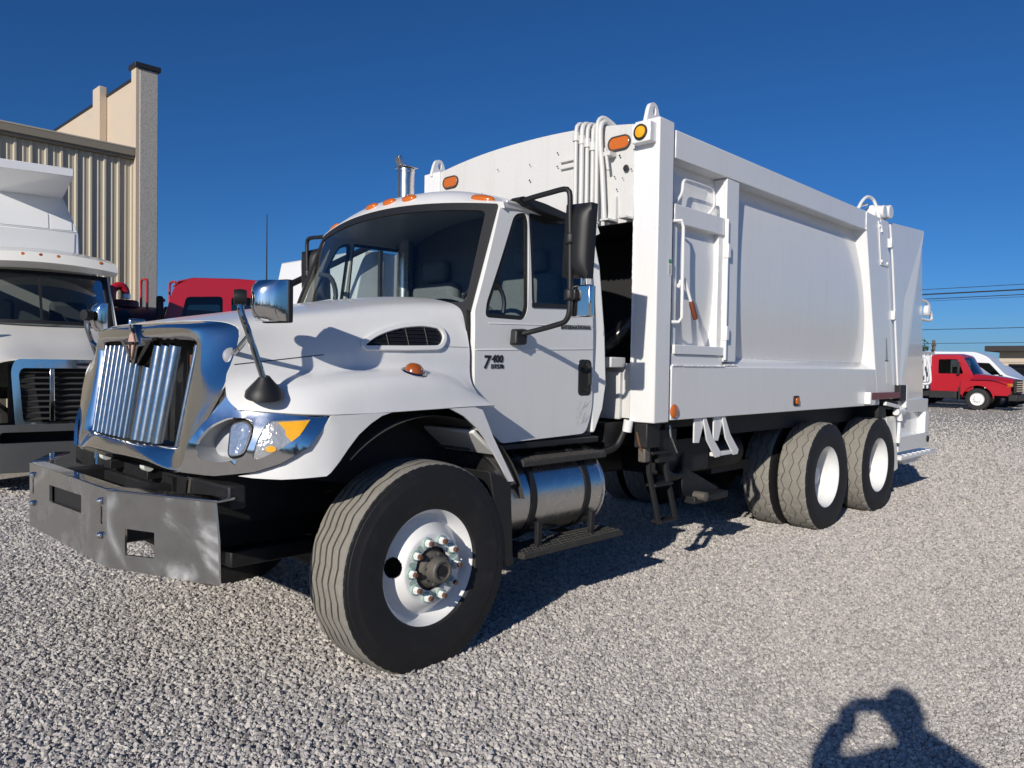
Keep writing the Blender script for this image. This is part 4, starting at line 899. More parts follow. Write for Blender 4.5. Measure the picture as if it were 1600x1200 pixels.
# folding ladder
for dx, y in ((0, 0), (.215, 0)):
    MB().tube([(1.985+dx, -1.10, 1.13), (2.02+dx, -1.10, .80), (2.125+dx, -1.12, .435)], .022, 6).build('ladder_rail', 'black_frame', truck)
for z, x in ((.95, 2.0), (.72, 2.045), (.455, 2.118)):
    MB().box((x-.005, -1.145, z-.02), (x+.22, -1.06, z)).build('ladder_rung', 'black_frame', truck, bevel=.004)
MB().box((1.90, -1.16, .98), (2.06, -1.05, 1.155)).box((2.10, -1.12, .86), (2.34, -1.0, 1.10)).build('ladder_bracket', 'black_frame', truck, bevel=.01)
MB().tube([(2.16, -1.17, 1.13), (2.16, -1.18, 1.05), (2.26, -1.17, .93)], .007, 6).build('ladder_latch', 'alu', truck)
# white step brackets under the body
for x, y in ((2.52, -1.195), (2.80, -1.195)):
    s_ = MB().prism([(x-.07, 1.168), (x+.05, 1.168), (x+.05, 1.10), (x+.0, .985), (x-.07, .99)], xz, y, y+.012).build('step_hanger', 'body_white', truck, bevel=.002)
    MB().prism([(x+.03, 1.168), (x+.075, 1.168), (x+.16, 1.03), (x+.30, .90), (x+.285, .865), (x+.22, .862), (x+.09, 1.0)], xz, y-.014, y-.002).build('step_arm', 'body_white', s_, bevel=.002)
MB().box((2.74, -1.205, .868), (3.09, -1.155, .90)).build('step_rung', 'body_white', truck, bevel=.006)
# hoses and wiring between cab and body
MB().tube(crom([(1.45, -.80, 1.05), (1.52, -.86, 1.0), (1.66, -.93, .955), (1.80, -.97, .985), (1.85, -1.0, 1.08), (1.86, -1.02, 1.15)], 30), .022, 10).build('intake_hose', 'black_plastic', truck)
MB().tube([(1.86, -1.02, 1.09), (1.865, -1.03, 1.17)], .034, 12).build('hose_clamp', 'body_white', truck)
for k in range(5): MB().tube(crom([(1.92, -1.05-.01*k, 1.15), (1.90+.04*k, -1.10, 1.0-.02*k), (1.97+.03*k, -1.10, .93+.02*k), (2.1, -1.02, 1.02)], 14), .008, 6).build('wiring', 'black_plastic' if k % 2 else 'rust', truck)
MB().box((1.92, -1.13, .88), (1.99, -1.07, 1.0)).build('valve_block', 'hub_iron', truck, bevel=.01)

# ---- packer body
BX = 1.88
body = MB().grid([[V((x, y, 3.145+.125*(1-(abs(y)/1.2)**2.2))) for y in [-1.2+2.4*i/28 for i in range(29)]] for x in (1.95, 3, 4.5, 6.25)]).build('packer_body', 'body_white', truck, solid=.02)
for sgn in (1, -1):
    fin = (lambda mb: mb) if sgn > 0 else (lambda mb: mb.mirror_y())
    # bowed side shell
    def sh(x, z): return V((x, -(1.098+.062*(1-((z-2.29)/.70)**2)), z))
    fin(MB().grid([[sh(2.06+(4.15+.25*(2.29-z))*i/20, z) for i in range(21)] for z in [1.58+1.42*j/18 for j in range(19)]])).build('side_panel', 'body_white', body, ang=60)
    fin(MB().box((2.088, -1.22, 2.972), (5.66, -1.06, 3.162))).build('top_rail', 'body_white', body, bevel=.006)
    fin(MB().prism([(-1.22, 1.17), (-1.22, 1.548), (-1.10, 1.618), (-1.0, 1.618), (-1.0, 1.17)], lambda a, b, d: V((d, a, b)), 2.092, 6.2)).build('lower_panel', 'body_white', body, bevel=.006)
    fin(MB().box((BX, -1.225, 1.157), (2.06, -1.02, 3.205))).build('front_post', 'body_white', body, bevel=.008)
    fin(MB().box((2.055, -1.20, 1.175), (2.10, -1.05, 3.14))).build('post_gap', 'label_grey', body)
    fin(MB().box((2.815, -1.215, 1.585), (3.005, -1.06, 2.968))).build('side_post', 'body_white', body, bevel=.006)
    # rear post leans back towards its foot; its front face is splayed
    fin(MB().hexa([(6.13, -1.222, 1.24), (6.68, -1.222, 1.24), (6.68, -1.02, 1.24), (6.02, -1.02, 1.24), (5.64, -1.222, 3.158), (6.27, -1.222, 3.152), (6.27, -1.02, 3.152), (5.53, -1.02, 3.158)])).build('rear_post', 'body_white', body, bevel=.006)
    # access door in the front bay
    ad = fin(MB().box((2.105, -1.212, 2.535), (2.80, -1.08, 2.665))).build('access_door_header', 'body_white', body, bevel=.005)
    fin(MB().box((2.12, -1.195, 1.60), (2.17, -1.09, 2.535))).build('door_stile', 'body_white', ad, bevel=.004)
    fin(MB().box((2.74, -1.195, 1.60), (2.80, -1.09, 2.535))).build('door_stile', 'body_white', ad, bevel=.004)
    fin(MB().box((2.12, -1.222, 1.63), (2.81, -1.09, 1.695))).build('door_sill', 'body_white', ad, bevel=.004)
    fin(MB().box((2.105, -1.206, 1.55), (2.81, -1.09, 1.628))).build('door_sill', 'body_white', ad, bevel=.003)
    fin(MB().tube([(2.815, -1.226, 1.60), (2.815, -1.226, 2.66)], .011, 8)).build('hinge_rod', 'body_white', ad)
    for z in (2.42, 1.80): fin(MB().box((2.80, -1.246, z-.055), (2.845, -1.205, z+.055))).build('hinge', 'body_white', ad, bevel=.008)
    hb = crom([(2.21, -1.15, 2.69), (2.205, -1.20, 2.75), (2.215, -1.205, 2.83), (2.24, -1.205, 2.85), (2.60, -1.205, 2.85), (2.635, -1.205, 2.83), (2.65, -1.20, 2.73), (2.655, -1.15, 2.68)], 40)
    fin(MB().tube(hb, .011, 8)).build('grab_handle', 'body_white', ad)
    fin(MB().box((2.13, -1.13, 2.70), (2.66, -1.11, 2.90))).build('handle_plate', 'body_white', ad, bevel=.004)
    fin(MB().tube([(2.09, -1.20, 2.545), (2.125, -1.255, 2.545), (2.135, -1.262, 2.50), (2.14, -1.262, 1.88), (2.125, -1.245, 1.85), (2.09, -1.21, 1.85)], .012, 8)).build('door_grab_bar', 'body_white', ad)
    lv = fin(MB().tube([(2.20, -1.20, 2.14), (2.205, -1.245, 2.135), (2.26, -1.262, 1.985)], .011, 8).tube([(2.20, -1.19, 2.10), (2.20, -1.24, 2.16)], .017, 8)).build('door_lever', 'body_white', ad)
    fin(MB().tube([(2.255, -1.262, 2.0), (2.262, -1.264, 1.98), (2.295, -1.272, 1.89), (2.30, -1.273, 1.875)], [.015, .019, .019, .014], 10)).build('lever_grip', 'brown_grip', lv)
    # lamps on the flank
    fin(MB().lathe([(.048, 0), (.050, .004), (.046, .010), (.03, .017), (.001, .019)], (2.128, -1.221, 1.232), (0, -1, 0), 24)).build('side_marker', 'amber', body)
    sm = fin(MB().prism(rnd([(4.045, 1.217), (4.155, 1.217), (4.155, 1.305), (4.045, 1.305)], .02, 3), lambda a, b, d: V((a, -1.221-d, b)), 0, .01)).build('side_marker', 'black_plastic', body, bevel=.003)
    fin(MB().prism(rnd([(4.065, 1.232), (4.135, 1.232), (4.135, 1.29), (4.065, 1.29)], .02, 3), lambda a, b, d: V((a, -1.231-d, b)), 0, .014)).build('marker_lens', 'amber', sm, bevel=.005)
    # upper front lamps and lifting eyes
    lamp = [(-.885+.045+.042*math.cos(a), 3.092+.042*math.sin(a)) for a in [R(-90+180*i/10) for i in range(11)]]+[(-.885-.045+.042*math.cos(a), 3.092+.042*math.sin(a)) for a in [R(90+180*i/10) for i in range(11)]]
    lb = fin(MB().ring(lamp, .009, lambda a, b, d: V((BX+.018-d, a, b)), h=.016)).build('front_lamp_rim', 'grey_plastic', body, bevel=.003)
    fin(MB().prism(lamp, lambda a, b, d: V((BX+.019-d, a, b)), 0, .014)).build('front_lamp', 'amber', lb, bevel=.006)
    eye = rnd([(-1.19, 3.20), (-1.165, 3.29), (-1.14, 3.33), (-1.09, 3.33), (-1.065, 3.29), (-1.03, 3.17), (-1.19, 3.17)], [.01, .03, .05, .05, .03, .01, .01], 5)
    eye2 = [(1.955+(a+1.11)*1.1, b) for a, b in eye]
    fin(MB().panel(eye2, [ell(1.955, 3.275, .02, .032, 18)], lambda a, b: V((a, -1.13, b)))).build('lifting_eye', 'body_white', body, solid=.03, bevel=.003)
# bulkhead plate at the front, with the dark equipment recess behind the cab
top = [(-1.03+2.06*i/24, 3.165+.112*(1-(abs(-1.03+2.06*i/24)/1.2)**2.2)) for i in range(25)]
rec = [(-1.025, 1.56), (-1.02, 2.537), (1.02, 2.537), (1.02, 1.56)]
bk_ = MB().panel([(-1.03, 1.18)]+[(1.03, 1.18)]+top[::-1], [rec], lambda a, b: V((BX+.02, a, b)), step=.15).build('bulkhead', 'bulk_white', body, solid=.02, soff=1)
MB().box((2.6, -1.0, 1.55), (2.62, 1.0, 2.55)).box((1.93, -1.02, 1.5), (2.6, 1.0, 1.54)).box((1.93, -1.0, 2.545), (2.6, 1.0, 2.56)).box((1.93, .9, 1.55), (2.59, 1.0, 2.54)).box((2.07, -1.045, 1.55), (2.59, -1.03, 2.54)).build('recess_lining', 'seam', body)
MB().tube([(1.80, -.60, 1.50), (2.06, -1.0, 1.90)], .075, 16).build('packer_cylinder', 'black_gloss', body)
MB().tube([(2.06, -.98, 1.90), (2.12, -1.02, 1.96)], .085, 16).build('cylinder_head', 'cream_white', body)
MB().box((1.72, -.98, 1.53), (1.885, -.80, 1.60)).build('bulkhead_bracket', 'bulk_white', body, bevel=.006)
MB().box((1.862, -.95, 1.17), (1.899, -.55, 1.50)).build('bulkhead_pad', 'bulk_white', body, bevel=.008)
for (y, z, r) in ((-.955, 2.905, .024), (-.86, 2.86, .006), (-1.0, 2.89, .006), (-.93, 2.84, .005), (-1.02, 3.02, .006), (-.90, 3.0, .008), (-.33, 3.12, .007), (-.33, 3.02, .007), (-.05, 3.08, .006), (-.05, 2.96, .008), (.48, 2.93, .010), (-.88, 2.77, .006), (.3, 3.1, .006)):
    MB().lathe([(r, 0), (r*.9, .0012), (.0005, .0012)], (BX-.001, y, z), (-1, 0, 0), 14).build('drilled_hole', 'seam', bk_)
# lamp box on the corner post
lbx = MB().box((BX-.075, -1.20, 3.035), (BX+.002, -1.05, 3.165)).build('lamp_box', 'body_white', body, bevel=.005)
MB().lathe([(.052, 0), (.052, .012), (.044, .014), (.042, .006)], (BX-.075, -1.125, 3.10), (-1, 0, 0), 28).build('lamp_bezel', 'seam', lbx)
MB().lathe([(.042, .004), (.038, .014), (.02, .02), (.001, .022)], (BX-.075, -1.125, 3.10), (-1, 0, 0), 28).build('lamp_lens', 'amber_bright', lbx)
# hydraulic pipes up the bulkhead
for k, y in enumerate((-.545, -.60, -.65, -.70)):
    x = BX-.045; zt = 3.285-.012*k
    MB().tube(crom([(x, y, 2.56), (x, y, 2.8), (x, y, zt-.06), (x+.01, y, zt-.02), (x+.05, y, zt+.005), (x+.35, y, zt+.0)], 34), .0155 if k != 1 else .019, 10).build('hydraulic_pipe', 'bulk_white', body)
    MB().lathe([(.026, -.03), (.026, .03)], (x, y, zt-.10-.02*k), (0, 0, 1), 10).build('pipe_fitting', 'bulk_white', body)
MB().tube(crom([(BX-.03, -.80, 2.56), (BX-.03, -.775, 2.9), (BX-.035, -.755, 3.15), (BX-.025, -.755, 3.235), (BX+.015, -.76, 3.265), (BX+.09, -.77, 3.235), (BX+.14, -.78, 3.2)], 40), .018, 10).build('hydraulic_hose', 'bulk_white', body)
MB().tube(crom([(BX-.045, -.74, 2.56), (BX-.045, -.735, 3.1), (BX-.035, -.735, 3.26), (BX+.01, -.745, 3.295), (BX+.10, -.77, 3.26), (BX+.16, -.79, 3.21)], 40), .015, 10).build('hydraulic_hose', 'bulk_white', body)
MB().box((BX-.06, -.86, 3.0), (BX+.015, -.80, 3.03)).tube([(BX-.05, -.84, 2.90), (BX-.05, -.82, 3.02), (BX-.03, -.80, 3.06)], .012, 8).build('pipe_bracket', 'bulk_white', body, bevel=.003)
for y in (-.85, -1.0): MB().hexa([(BX-.004, y-.03, 2.72), (BX+.02, y-.03, 2.72), (BX+.02, y+.03, 2.72), (BX-.004, y+.03, 2.72), (BX-.012, y-.035, 2.56), (BX+.02, y-.035, 2.56), (BX+.02, y+.035, 2.56), (BX-.012, y+.035, 2.56)]).box((BX-.10, y-.035, 2.545), (BX+.01, y+.035, 2.557)).build('bulkhead_clip', 'bulk_white', bk_)
for dz in (0, .05): MB().box((BX-.006, -.49, 2.99+dz), (BX+.015, -.36, 3.005+dz)).build('bulkhead_clip', 'bulk_white', bk_, bevel=.003)
# weld beads along the fabricated seams
def weld(a, b, r, parent=body, n=90, seed=1):
    rg_ = random.Random(seed); a, b = V(a), V(b)
    pts = [a.lerp(b, i/n)+V((0, -abs(rg_.gauss(0, .0012)), rg_.gauss(0, .0015))) for i in range(n+1)]
    MB().tube(pts, [r*(.75+.6*rg_.random()) for _ in pts], 6).build('weld_bead', 'body_white', parent)
weld((2.10, -1.221, 1.549), (2.82, -1.221, 1.549), .006, seed=1); weld((2.82, -1.218, 1.56), (3.02, -1.216, 1.56), .006, n=30, seed=2)
weld((3.01, -1.10, 1.622), (5.98, -1.10, 1.622), .006, n=220, seed=3); weld((BX-.002, -1.03, 1.56), (BX-.002, -1.03, 3.15), .005, n=120, seed=4)
weld((5.665, -1.222, 2.974), (5.665, -1.222, 3.158), .005, n=30, seed=5); weld((2.812, -1.19, 1.60), (2.812, -1.19, 2.96), .005, n=120, seed=6)
# decal
dc = MB().prism([(2.013, 2.163), (2.058, 2.165), (2.058, 2.277), (2.013, 2.275)], lambda a, b, d: V((a, -1.2262-d, b)), 0, .001).build('decal', 'label_white', body)
MB().prism([(2.015, 2.245), (2.056, 2.245), (2.056, 2.272), (2.015, 2.272)], lambda a, b, d: V((a, -1.2276-d, b)), 0, .0006).build('decal_header', 'label_green', dc)
for k in range(5): MB().prism([(2.019, 2.225-.012*k), (2.050-.008*(k % 2), 2.225-.012*k), (2.050-.008*(k % 2), 2.230-.012*k), (2.019, 2.230-.012*k)], lambda a, b, d: V((a, -1.2276-d, b)), 0, .0006).build('decal_line', 'label_grey', dc)

# ---- tailgate hopper
tg = MB()
for sgn in (1, -1):
    s = -sgn
    def q(x, y, z): return (x, s*y, z)
    vs = [q(6.30, 1.205, 3.15), q(7.62, 1.205, 3.225), q(7.76, 1.14, 3.245), q(8.12, 1.10, 1.0), q(6.86, 1.205, 1.21), q(6.70, 1.205, 1.28), q(7.02, 1.185, 2.35), q(8.12, 1.10, 1.2), q(6.98, 1.205, 1.20)]
    tg.add(vs, [(0, 6, 5), (0, 1, 6), (6, 1, 4), (6, 4, 5), (1, 2, 8), (2, 7, 8), (1, 8, 4)])
tg.add([(6.30, -1.205, 3.15), (7.62, -1.205, 3.225), (7.76, -1.14, 3.245), (7.76, 1.14, 3.245), (7.62, 1.205, 3.225), (6.30, 1.205, 3.15)], [(0, 1, 2, 3, 4, 5)])
tg.add([(7.76, -1.14, 3.245), (8.12, -1.10, 1.2), (8.12, 1.10, 1.2), (7.76, 1.14, 3.245)], [(0, 1, 2, 3)])
gate = tg.build('tailgate', 'body_white', truck, ang=4)
for sgn in (1, -1):
    fin = (lambda mb: mb) if sgn > 0 else (lambda mb: mb.mirror_y())
    fin(MB().hexa([(6.93, -1.20, 1.06), (8.10, -1.165, 1.04), (8.10, -1.0, 1.04), (6.93, -1.0, 1.06), (6.84, -1.205, 1.205), (8.10, -1.17, 1.198), (8.10, -1.0, 1.198), (6.84, -1.0, 1.205)])).build('hopper_band', 'body_white', gate, bevel=.006)
    fin(MB().box((6.96, -1.10, .62), (8.10, -1.05, 1.05))).build('hopper_side', 'body_white', gate)
    fin(MB().box((6.95, -1.19, .60), (8.10, -1.05, .78))).build('hopper_band', 'body_white', gate, bevel=.006)
    fin(MB().box((7.95, -1.185, .78), (8.10, -1.05, 1.04))).build('hopper_stile', 'body_white', gate, bevel=.006)
    fin(MB().lathe([(.04, 0), (.04, .012), (.001, .013)], (8.03, -1.19, .70), (0, -1, 0), 16)).build('hopper_grommet', 'seam', gate)
    stp = fin(MB().box((7.0, -1.21, .505), (8.35, -.55, .545))).build('rear_step', 'body_white', gate, bevel=.006)
    for k in range(7): fin(MB().box((7.05+.18*k, -1.20, .546), (7.13+.18*k, -.56, .556))).build('step_slat', 'body_white', stp, bevel=.002)
    fin(MB().hexa([(7.3, -1.15, .43), (7.7, -1.15, .43), (7.7, -1.1, .43), (7.3, -1.1, .43), (7.1, -1.15, .503), (8.1, -1.15, .503), (8.1, -1.1, .503), (7.1, -1.1, .503)])).build('step_brace', 'body_white', stp)
    # seam between body and gate, pivot and latch hardware
    fin(MB().hexa([(6.27, -1.19, 3.14), (6.31, -1.19, 3.14), (6.31, -1.0, 3.14), (6.27, -1.0, 3.14), (6.68, -1.19, 1.26), (6.71, -1.19, 1.26), (6.71, -1.0, 1.26), (6.68, -1.0, 1.26)])).build('gate_seam', 'seam', gate)
    fin(MB().tube([(6.33, -1.235, 3.12), (6.42, -1.24, 2.75), (6.70, -1.24, 1.38)], .012, 8)).build('gate_pipe', 'body_white', gate)
    for (x, z) in ((6.37, 2.92), (6.53, 2.15)): fin(MB().box((x-.03, -1.255, z-.05), (x+.03, -1.205, z+.05))).build('pipe_clip', 'body_white', gate, bevel=.006)
    pl_ = fin(MB().prism([(6.0, 3.11), (6.24, 3.10), (6.33, 2.66), (6.10, 2.66)], xz, -1.232, -1.223)).build('pivot_cover', 'body_white', body, bevel=.002)
    for (x, z) in ((6.03, 3.06), (6.12, 2.70), (6.29, 2.69)): fin(MB().lathe([(.018, 0), (.016, .01), (.001, .014)], (x, -1.232, z), (0, -1, 0), 10)).build('cover_bolt', 'body_white', pl_)
    fin(MB().tube([(6.16, -1.05, 3.23), (6.16, -1.24, 3.23)], .07, 16).tube([(6.32, -1.10, 3.25), (6.32, -1.25, 3.25)], .075, 16)).build('gate_pivot', 'body_white', gate, bevel=.008)
    fin(MB().hexa([(6.0, -1.18, 3.14), (6.35, -1.18, 3.14), (6.35, -1.10, 3.14), (6.0, -1.10, 3.14), (6.08, -1.18, 3.30), (6.33, -1.18, 3.32), (6.33, -1.10, 3.32), (6.08, -1.10, 3.30)])).build('pivot_lug', 'body_white', gate, bevel=.006)
    fin(MB().tube(crom([(5.72, -1.10, 3.17), (5.82, -1.12, 3.30), (5.92, -1.14, 3.36), (6.04, -1.16, 3.34), (6.08, -1.2, 3.18), (6.08, -1.235, 3.0)], 30), .016, 8).tube(crom([(5.76, -1.05, 3.17), (5.86, -1.08, 3.26), (6.0, -1.1, 3.30)], 12), .016, 8)).build('gate_hose', 'body_white', gate)
    bar = fin(MB().box((5.78, -1.275, 1.235), (6.70, -1.225, 1.305))).build('latch_bar', 'maroon', body, bevel=.004)
    fin(MB().box((5.74, -1.285, 1.19), (5.78, -1.222, 1.315)).box((5.77, -1.28, 1.18), (5.90, -1.225, 1.233)).box((6.30, -1.26, 1.14), (6.75, -1.225, 1.18), rot=Matrix.Rotation(R(6), 3, 'Y'))).build('latch_bracket', 'body_white', bar, bevel=.004)
    fin(MB().box((6.72, -1.27, 1.20), (6.92, -1.18, 1.38))).build('latch_box', 'black_plastic', gate, bevel=.006)
    fin(MB().box((6.925, -1.27, 1.12), (6.99, -1.18, 1.38))).build('latch_plate', 'body_white', gate, bevel=.004)
    fin(MB().tube([(6.70, -1.23, 1.08), (6.95, -1.23, 1.08)], .04, 12).tube([(6.78, -1.235, 1.14), (6.82, -1.24, .98)], .03, 10)).build('latch_screw', 'body_white', gate)
    fin(MB().tube([(6.86, -1.22, 1.0), (6.84, -1.22, .72)], .02, 8)).build('latch_rod', 'body_white', gate)
    fin(MB().prism(rnd([(6.45, 1.12), (6.78, 1.10), (6.92, .42), (6.80, .40), (6.72, .45)], .02, 3), xz, -1.20, -1.19)).build('mud_flap', 'cream_white', body, bevel=.002)
    fin(MB().box((6.25, -1.2, 1.02), (6.95, -.4, 1.165))).build('rear_crossmember', 'black_frame', truck, bevel=.01)
    dcl = fin(MB().prism([(6.40, 1.40), (6.47, 1.40), (6.42, 1.63), (6.35, 1.63)], xz, -1.2245, -1.2232)).build('decal', 'cream_white', body)
    fin(MB().prism([(6.345, 1.66), (6.415, 1.66), (6.36, 1.90), (6.33, 1.88)], xz, -1.2245, -1.2232)).build('decal', 'label_grey', body)
    fin(MB().prism([(6.33, 1.655), (6.43, 1.652), (6.43, 1.642), (6.33, 1.645)], xz, -1.2258, -1.2246)).build('decal_line', 'seam', body)
    # lamp loop at the back
    fin(MB().tube(crom([(7.84, -1.10, 2.42), (8.10, -1.12, 2.41), (8.20, -1.13, 2.32), (8.26, -1.13, 2.20), (7.90, -1.10, 2.19)], 24), .02, 8).lathe([(.07, 0), (.07, .05), (.05, .06), (.001, .062)], (8.08, -1.11, 2.30), (0, -1, 0), 18)).build('rear_work_lamp', 'body_white', gate)
MB().box((6.95, -.95, 3.19), (7.05, -.85, 3.36)).build('gate_stub', 'rust', gate)
MB().tube([(7.12, -.92, 3.22), (7.12, -.92, 3.44)], .01, 6).lathe([(.03, 0), (.05, .01), (.05, .025), (.02, .04), (.001, .06)], (7.12, -.92, 3.43), (0, 0, 1), 12).build('breather_cap', 'seam', gate)
# ------------------------------------------------------------------ the white dump truck parked nose-on at the left
def simple_wheel(root, x, y, r, wdt, rimm='rim_white', side=-1, name='wheel'):
    """wheel with tyre; outer face towards side*y"""
    o = MB().lathe([(r*.56, .02), (r*.58, 0), (r*.52, -.01), (r*.46, -.05), (r*.38, -.02), (r*.22, 0), (r*.2, .03), (.001, .035)], (x, y, r), (0, side, 0), 28).build(name, rimm, root)
    w2 = wdt/2
    MB().lathe([(r*.57, -wdt), (r*.8, -wdt-.01), (r*.95, -wdt), (r, -wdt+.03), (r, -.03), (r*.95, 0), (r*.8, .01), (r*.57, 0)], (x, y, r), (0, side, 0), 36).build('tyre', 'rubber', o)
    for k in range(8): t = 2*math.pi*k/8; MB().lathe([(.014, .0), (.014, .02), (.001, .021)], (x+r*.3*math.sin(t), y+side*-.005, r+r*.3*math.cos(t)), (0, side, 0), 6).build('lug_nut', 'hub_iron', o)
    return o
def dump_truck():
    # local frame: nose to -X, grille front at x=0
    th = R(80.7); t = tag(empty('dump_truck', (.19, 5.65, 0), th), 'cream white dump truck with black barred grille parked facing the camera', 'truck')
    W_ = 'cream_white'; t.scale = (1, .9, 1)
    # bumper
    bp = MB().panel(rnd([(-1.2, .28), (1.2, .28), (1.22, .55), (1.18, .80), (-1.18, .80), (-1.22, .55)], .06, 4), [rnd([(-.62, .60), (.62, .60), (.60, .72), (-.60, .72)], .04, 4)], lambda a, b: V((-.18+.25*(a/1.2)**4+.06*(b-.5), a, b)), step=.12).build('bumper', 'grey_plastic', t, solid=.25, soff=-1, bevel=.02)
    for y in (-.85, .85): MB().lathe([(.05, 0), (.05, .02), (.035, .025), (.03, .01), (.001, .01)], (-.20, y, .66), (-1, 0, 0), 18).build('fog_lamp', 'seam', bp)
    MB().box((.12, -.6, .5), (.2, .6, .8)).build('bumper_core', 'seam', t)
    # grille frame, nine bars, centre strip
    def gf(a, b): return V((-.12+.05*(b-.8)+.05*(a/.6)**2, a, b))
    go = rnd([(-.44, .74), (.44, .74), (.485, 1.40), (.44, 1.52), (-.44, 1.52), (-.485, 1.40)], [.1, .1, .12, .12, .12, .12], 5)
    gi = rnd([(-.36, .82), (.36, .82), (.405, 1.36), (.37, 1.42), (-.37, 1.42), (-.405, 1.36)], [.06]*6, 4)
    fr_ = MB().panel(go, [gi], gf, step=.06).build('grille_frame', 'chrome', t, solid=.06, bevel=.018, seg=3)
    for k in range(9):
        z = .855+.065*k; h = .365+.045*(z-.85)/.5
        MB().prism([(-.03, -.004), (.02, .012), (.03, .006), (-.02, -.012)], lambda a, b, d: gf(d, z+b)+V((a+.06, 0, 0)), -h, h).build('grille_bar', 'grey_plastic', fr_, bevel=.002)
    MB().prism([(.025, .83), (.085, .83), (.08, 1.42), (.03, 1.42)], lambda a, b, d: gf(a, b)+V((d, 0, 0)), .005, .05).build('grille_strip', 'dull_chrome', fr_, bevel=.008)
    MB().prism(ell(-.30, 1.465, .11, .022, 24), lambda a, b, d: gf(a, b)+V((d, 0, 0)), -.014, .0).build('badge', 'dull_chrome', fr_, bevel=.004)
    MB().prism(ell(-.30, 1.465, .095, .013, 24), lambda a, b, d: gf(a, b)+V((d, 0, 0)), -.017, -.013).build('badge_face', 'black_gloss', fr_)
    MB().box((.12, -.5, .76), (.2, .5, 1.46)).build('radiator', 'seam', t)
    # hood and fenders
    hl = [[(-.07, 0, 1.52), (.6, 0, 1.66), (1.3, 0, 1.86), (1.75, 0, 2.0)], [(-.06, -.45, 1.52), (.6, -.5, 1.65), (1.3, -.6, 1.84), (1.75, -.68, 1.98)], [(-.03, -.64, 1.47), (.6, -.72, 1.58), (1.3, -.85, 1.76), (1.75, -.95, 1.90)],
          [(-.02, -.70, 1.36), (.6, -.80, 1.42), (1.3, -.93, 1.55), (1.75, -1.0, 1.62)], [(.0, -.82, 1.26), (.5, -1.05, 1.34), (1.1, -1.16, 1.38), (1.75, -1.08, 1.30)], [(.06, -1.0, 1.10), (.5, -1.17, 1.15), (1.1, -1.22, 1.15), (1.75, -1.2, 1.0)], [(-.02, -1.08, .80), (.4, -1.19, .95), (1.1, -1.22, 1.0), (1.75, -1.2, .7)]]
    rows = loft(hl, 22, 34); full = [[V((p.x, -p.y, p.z)) for p in r_[:0:-1]]+r_ for r_ in rows]
    MB().grid(full).build('hood', W_, t, ang=60, solid=.02)
    for s in (-1, 1):
        fl = MB().panel(rnd([(-.70, .80), (-1.12, .80), (-1.10, 1.05), (-.92, 1.18), (-.74, 1.36), (-.66, 1.30)], .03, 3), [], lambda a, b: V((-.06+.35*max(0, -a-.66)**1.6, a*s*-1, b)), step=.08).build('fender_front', W_, t, solid=.02)
        MB().panel(rnd([(-.78, .90), (-1.04, .88), (-1.04, 1.02), (-.80, 1.16)], .05, 4), [], lambda a, b: V((-.075+.35*max(0, -a-.66)**1.6, a*s*-1, b)), step=.05).build('headlight', 'lamp_clear', t, solid=.02)
    # cab
    def dws(u, v_): b = V((1.74-.22*(1-u*u), .96*u, 1.97)); tp = V((2.10-.2*(1-u*u), .92*u, 2.68)); return b.lerp(tp, v_)
    MB().grid([[dws(-1+2*i/16, j/4) for i in range(17)] for j in range(5)]).build('windshield', 'glass_dark', t)
    MB().prism([(-.018, 0), (.018, 0), (.018, 1), (-.018, 1)], lambda a, b, d: dws(a, b)+V((-d, 0, 0)), -.005, .012).build('windshield_divider', 'black_plastic', t)
    MB().panel([(-1, 0), (1, 0), (1, 1), (-1, 1)], [rnd([(-.95, .06), (.95, .06), (.93, .93), (-.93, .93)], .05, 3)], lambda a, b: dws(a, b)+V((-.006, 0, 0)), step=.15).build('windshield_seal', 'black_plastic', t, solid=.012)
    for s in (-1, 1):
        sp = [(1.70, 1.0), (1.74, 1.97), (2.12, 2.70), (3.35, 2.72), (3.4, 1.0)]
        wn = rnd([(1.98, 1.98), (2.26, 2.56), (2.95, 2.58), (2.98, 1.96)], .05, 3)
        MB().panel(sp, [wn], lambda a, b: V((a, s*(1.02-.09*max(0, b-1.9)), b)), step=.2).build('cab_side', W_, t, solid=.03)
        MB().panel(wn, [], lambda a, b: V((a, s*(1.0-.09*max(0, b-1.9)), b))).build('side_window', 'glass_dark', t)
    MB().box((3.34, -.98, 1.0), (3.40, .98, 2.70)).build('cab_back', W_, t)
    MB().box((1.8, -.9, 1.0), (3.3, .9, 1.1)).build('cab_floor', 'seam', t)
    MB().prism([(1.80, 1.98), (2.1, 2.0), (2.12, 1.7), (1.8, 1.5)], lambda a, b, d: V((a, d, b)), -.9, .9).build('dashboard', 'dash', t)
    for y in (-.5, .5): MB().box((2.75, y-.26, 1.5), (3.0, y+.26, 2.35)).build('cab_seat', 'seat', t, bevel=.06)
    # roof cap with its overhanging visor
    rl = [[(1.80, -1.0+2*i/20, 2.66+.05*(1-(-1+2*i/20)**2)) for i in range(21)], [(1.74-.1*(1-((-1+i/10))**2), -1.02+2.04*i/20, 2.72+.06*(1-(-1+i/10)**2)) for i in range(21)], [(1.78-.1*(1-(-1+i/10)**2), -1.0+2*i/20, 2.84+.07*(1-(-1+i/10)**2)) for i in range(21)], [(2.1, -.96+1.92*i/20, 2.92+.09*(1-(-1+i/10)**2)) for i in range(21)], [(3.38, -.94+1.88*i/20, 2.90+.06*(1-(-1+i/10)**2)) for i in range(21)], [(3.42, -.94+1.88*i/20, 2.66) for i in range(21)]]
    rf = MB().grid([[V(p) for p in r_] for r_ in rl]).build('cab_roof', W_, t, ang=50, solid=.02)
